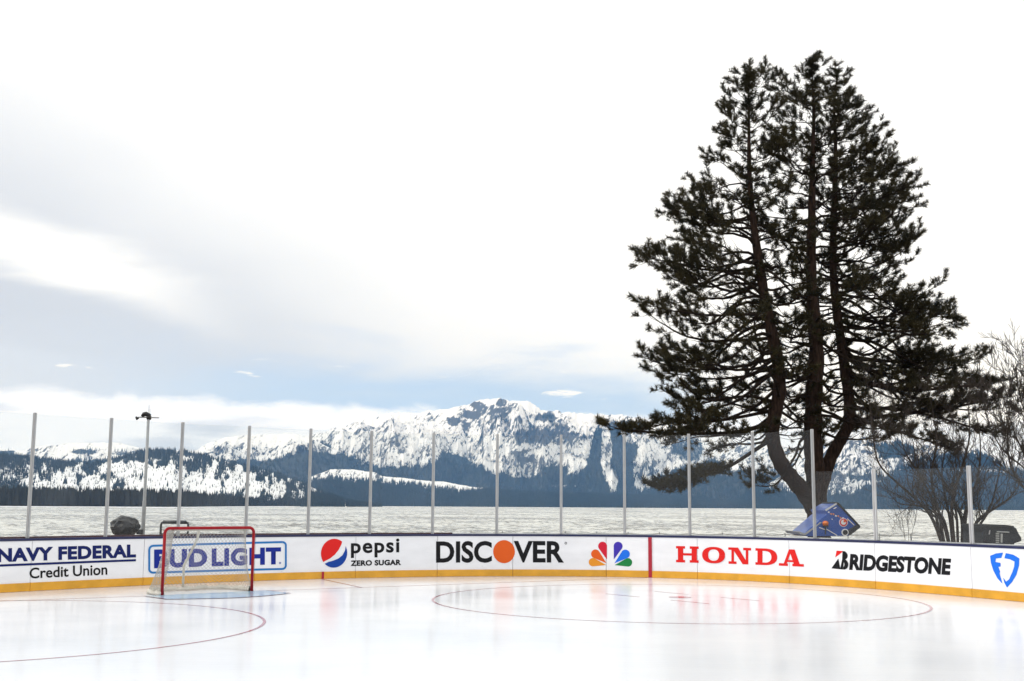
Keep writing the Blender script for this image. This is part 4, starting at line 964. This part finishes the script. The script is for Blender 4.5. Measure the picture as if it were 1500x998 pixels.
            if t > leaf0:
                m = max(1, int(sl / .13))
                for k in range(m):
                    q = 1 - k * .13 / max(sl, .13) * 1.0
                    if q < .30: break
                    c = midp.lerp(e, (q - .5) * 2) if q > .5 else p.lerp(midp, q * 2)
                    dd = (d + Vector((rnd.uniform(-.6, .6), rnd.uniform(-.6, .6), rnd.uniform(.15, 1.0)))).normalized()
                    if k: c = c + dd * rnd.uniform(.02, .12)
                    tuft(c, dd, rnd.uniform(.8, 1.3))
            elif rnd.random() < .12: tuft(e, (d + Vector((0, 0, .5))), rnd.uniform(.7, 1.0))
            t += step / L * rnd.uniform(.6, 1.4)
        for k in range(3): tuft(pts[-1] - (pts[-1] - pts[-2]).normalized() * k * .12, (pts[-1] - pts[-2]).normalized() + Vector((rnd.uniform(-.4, .4), rnd.uniform(-.4, .4), rnd.uniform(.2, .8))), rnd.uniform(.85, 1.2))
        mb.build('branch', M['branchbark'], root)
    def stem_branches(nm, y0, y1, count, lim_l, lim_r, aim=None):
        pts, rad = paths[nm]; pr = [project(p) for p in pts]
        order = sorted(range(len(pts)), key=lambda i: pr[i][1]); ys = [pr[i][1] for i in order]
        golden = rnd.uniform(0, 6)
        for j in range(count):
            f = (j + rnd.uniform(-.3, .3)) / count; yy = y0 + (y1 - y0) * max(0, min(1, f)) 
            fi = np.interp(yy, ys, order); i = min(int(fi), len(pts) - 2); o = pts[i].lerp(pts[i + 1], fi - i); r = rad[i]
            golden += 2.4 + rnd.uniform(-.5, .5); ca, sa = math.cos(golden), math.sin(golden)
            if aim: ca = aim * (.72 + .28 * abs(ca)); sa = math.copysign(math.sqrt(max(0, 1 - ca * ca)), sa)
            frac = (yy - 84) / (660 - 84)
            # tips rise in the upper crown, level in the middle and droop below
            rise = (.72 - 1.15 * frac) + rnd.gauss(0, .26)
            sx = pr[i][0]
            def reach(dirx, lim):
                tgt = yy
                for _ in range(2):
                    ex = (max(xl(tgt), sx - lim(tgt)) if dirx < 0 else min(xr(tgt), sx + lim(tgt)))
                    ex = min(ex, sx - 9) if dirx < 0 else max(ex, sx + 9)
                    tgt = yy - abs(ex - sx) * rise
                    tgt = max(84, min(690, tgt))
                return abs(ex - sx), tgt
            ln, tgt = reach(ca, lim_l if ca < 0 else lim_r)
            ln_m = ln * px2m * (rnd.uniform(.40, 1.0) if (rnd.random() < .45 and not aim) else rnd.uniform(.85, 1.04))
            dep = min(ln_m, 1.0 + 3.2 * min(1, frac * 1.3)) * rnd.uniform(.7, 1.1)
            flat = max(abs(ca), .12)
            ex = math.copysign(ln_m * (.25 + .75 * abs(ca) ** .6), ca); ey = sa * dep
            e = o + Vector((ex, ey, 0)); e.z = o.z + math.hypot(ex, ey) * rise * .9
            branch(o, e, min(r * .42, .075) * (.6 + .4 * min(1, math.hypot(ex, ey) / 4)), .05 + .05 * frac, 0, dens=1.0, leaf0=.20 + .42 * frac * rnd.uniform(.6, 1.2))
    big = lambda y: 1000
    stem_branches('left', 100, 640, 100, big, lambda y: np.interp(y, [100, 200, 400, 640], [36, 66, 84, 80]))
    stem_branches('main', 88, 640, 88, lambda y: np.interp(y, [90, 150, 250, 450, 640], [26, 60, 80, 110, 120]), lambda y: np.interp(y, [90, 150, 250, 450, 640], [34, 70, 85, 100, 120]))
    stem_branches('right', 112, 622, 92, lambda y: np.interp(y, [100, 200, 400, 640], [14, 40, 60, 70]), big)
    stem_branches('right', 150, 560, 40, big, big, 1)
    stem_branches('main', 150, 280, 6, lambda y: 70, lambda y: 80, -1)
    stem_branches('left', 150, 560, 20, big, big, -1)
    for nm in paths:                                        # shoots hugging the upper stems
        pts, rad = paths[nm]
        for p, r in zip(pts, rad):
            if r < .13:
                for _ in range(9):
                    d = Vector((rnd.gauss(0, 1), rnd.gauss(0, 1), rnd.uniform(.2, 1.2))).normalized(); tuft(p + d * r + Vector((0, 0, rnd.uniform(-.25, .25))), d, rnd.uniform(.8, 1.3))
    # heavy low limbs seen in the crown
    def limb(pp, r0, n=7):
        q = spline([P(*p) for p in pp], 6); mb = MB(); mb.tube(q, [r0 * (1 - .75 * i / len(q)) for i in range(len(q))], 8, False); mb.build('branch', M['branchbark'], root)
        for i in range(len(q) // 3, len(q)):
            for s_ in (-1, 1):
                tan = (q[i] - q[i - 1]).normalized(); sd_ = tan.cross(Vector((0, 0, 1))).normalized()
                if rnd.random() < .75:
                    l = rnd.uniform(.5, 1.25) * (1.1 - .4 * i / len(q)); branch(q[i], q[i] + tan * l * .7 + sd_ * s_ * l * rnd.uniform(.3, 1) + Vector((0, 0, l * rnd.uniform(-.15, .35))), .02, .03, 0, leaf0=.35)
    limb([(1136, 640, -.6), (1105, 660, -1.2), (1070, 682, -1.8), (1035, 692, -2.2), (1005, 708, -2.4), (978, 712, -2.6)], .085)
    limb([(1134, 618, -.6), (1085, 632, -1), (1030, 636, -1.4), (960, 634, -1.7), (905, 628, -2)], .09)
    limb([(1136, 600, -.6), (1090, 610, 0), (1040, 618, .5), (985, 620, 1), (930, 630, 1.3)], .07)
    limb([(1243, 622, .8), (1280, 612, .4), (1330, 606, .0), (1400, 596, -.4), (1468, 582, -.6)], .10)
    limb([(1240, 600, .9), (1290, 598, 1.6), (1350, 606, 2.2), (1410, 622, 2.6), (1440, 632, 2.8)], .085)
    limb([(1236, 560, 1), (1290, 566, .2), (1345, 572, -.8), (1400, 566, -1.4), (1440, 566, -1.6)], .085)
    limb([(1230, 520, 1), (1290, 528, 1.6), (1350, 532, 2), (1415, 520, 2.4)], .075)
    limb([(1243, 612, .8), (1290, 625, -.3), (1340, 640, -.9), (1385, 655, -1.2)], .06)
    V, Fc = place_tufts(TP, TD, TS)
    o = np_obj('crown', V - np.array(base), Fc, M['needles'], root); o['kind'] = 'stuff'
    root['shoots'] = len(TP)
build_pine()

# ------------------------------------------------------------------ bare shrubs
def bare(name, label, cat, stems, Y, seed, r0, depth=3, spread=.6, group=None, twig=1.0, up=.35, rmin=.0035):
    rnd = random.Random(seed); b = at(stems[0][0][0], stems[0][0][1], Y); b.z = -.14
    root = empty(name, b, label, cat, group)
    for st in stems:
        mb = MB()
        dys = rnd.uniform(-.5, .5)
        pts = [at(x, y, Y + dys * i / len(st)) for i, (x, y) in enumerate(st)]
        if st[0][1] > 785: pts[0].z = -.14
        q = spline(pts, 5); n = len(q); rr = r0 * rnd.uniform(.7, 1.1)
        rad = [max(.006, rr * (1 - .85 * i / n)) for i in range(n)]
        mb.tube(q, rad, 7, False)
        def grow(p, d, L, r, lev):
            k = 4; pp = [p]; dd = d.copy()
            for i in range(k):
                dd = (dd + Vector((rnd.uniform(-.22, .22), rnd.uniform(-.22, .22), rnd.uniform(-.12, .2)))).normalized(); pp.append(pp[-1] + dd * L / k)
            mb.tube(pp, [max(rmin, r * (1 - .7 * i / k)) for i in range(k + 1)], 3 if r < .015 else 5, False)
            if lev > 0:
                for i in range(1, k + 1):
                    for _ in range(rnd.choice((1, 1, 2))):
                        a = Vector((rnd.gauss(0, 1), rnd.gauss(0, .8), rnd.gauss(up, .6))).normalized()
                        grow(pp[i], (dd + a * spread * 1.2).normalized(), L * rnd.uniform(.42, .7), r * .55, lev - 1)
        for i in range(n // 4, n):
            if rnd.random() < .62 * twig:
                tan = (q[i] - q[i - 1]).normalized(); a = Vector((rnd.gauss(0, 1), rnd.gauss(0, 1), rnd.gauss(up, .5))).normalized()
                grow(q[i], (tan + a * spread * 1.3).normalized(), rnd.uniform(.5, 1.15) * (1.2 - .4 * i / n), rad[i] * .55, depth - 1)
        grow(q[-1], (q[-1] - q[-2]).normalized(), .9, rad[-1], depth - 1)
        mb.build('stem', M['twig'], root)
    return root
bare('bare_willow', 'leafless many-stemmed willow shrub behind the low right glass', 'shrub',
     [[(1392, 797), (1368, 765), (1345, 735), (1315, 708), (1288, 680), (1279, 640), (1274, 590)], [(1385, 797), (1372, 760), (1362, 725), (1345, 690), (1338, 650)], [(1398, 797), (1392, 765), (1384, 725), (1380, 690), (1388, 640)],
      [(1402, 797), (1402, 765), (1398, 735), (1402, 700), (1398, 655)], [(1410, 797), (1412, 765), (1420, 735), (1418, 700), (1408, 665)], [(1415, 797), (1428, 770), (1452, 748), (1478, 730), (1496, 706)],
      [(1395, 797), (1385, 770), (1372, 745), (1350, 700), (1325, 660), (1318, 620)], [(1405, 797), (1410, 770), (1400, 740), (1380, 700), (1362, 670)], [(1388, 797), (1376, 755), (1364, 700), (1372, 650), (1366, 600)], [(1408, 797), (1416, 750), (1432, 700), (1436, 650), (1430, 605)], [(1400, 797), (1394, 740), (1408, 690), (1420, 640), (1418, 590)], [(1396, 797), (1380, 765), (1350, 742), (1318, 738), (1300, 720)], [(1412, 797), (1430, 780), (1450, 745), (1462, 700), (1470, 655)]], 35.5, 3, .062, 3, .7, twig=.9)
bare('bare_tree', 'leafless tree with thin upswept twigs at the far right edge', 'tree',
     [[(1545, 800), (1535, 760), (1518, 700), (1495, 655), (1478, 610), (1462, 560)], [(1552, 800), (1545, 740), (1520, 680), (1505, 620), (1492, 570), (1488, 530)], [(1548, 800), (1540, 730), (1505, 690), (1470, 660), (1448, 620), (1438, 570)], [(1555, 800), (1560, 720), (1545, 640), (1530, 570)], [(1546, 800), (1532, 745), (1500, 715), (1480, 680), (1476, 640), (1480, 590)], [(1550, 800), (1538, 720), (1512, 650), (1508, 590), (1500, 540)]], 39.0, 9, .06, 3, .55, twig=.95, up=.6, rmin=.0075)
bare('bare_sapling', 'tiny leafless sapling between resurfacer and willow', 'sapling',
     [[(1330, 797), (1331, 782), (1329, 765), (1330, 750)], [(1332, 797), (1336, 782), (1340, 768), (1342, 755)], [(1328, 797), (1325, 782), (1322, 770), (1321, 758)]], 37.0, 4, .012, 2, .5, twig=.5, up=.5)
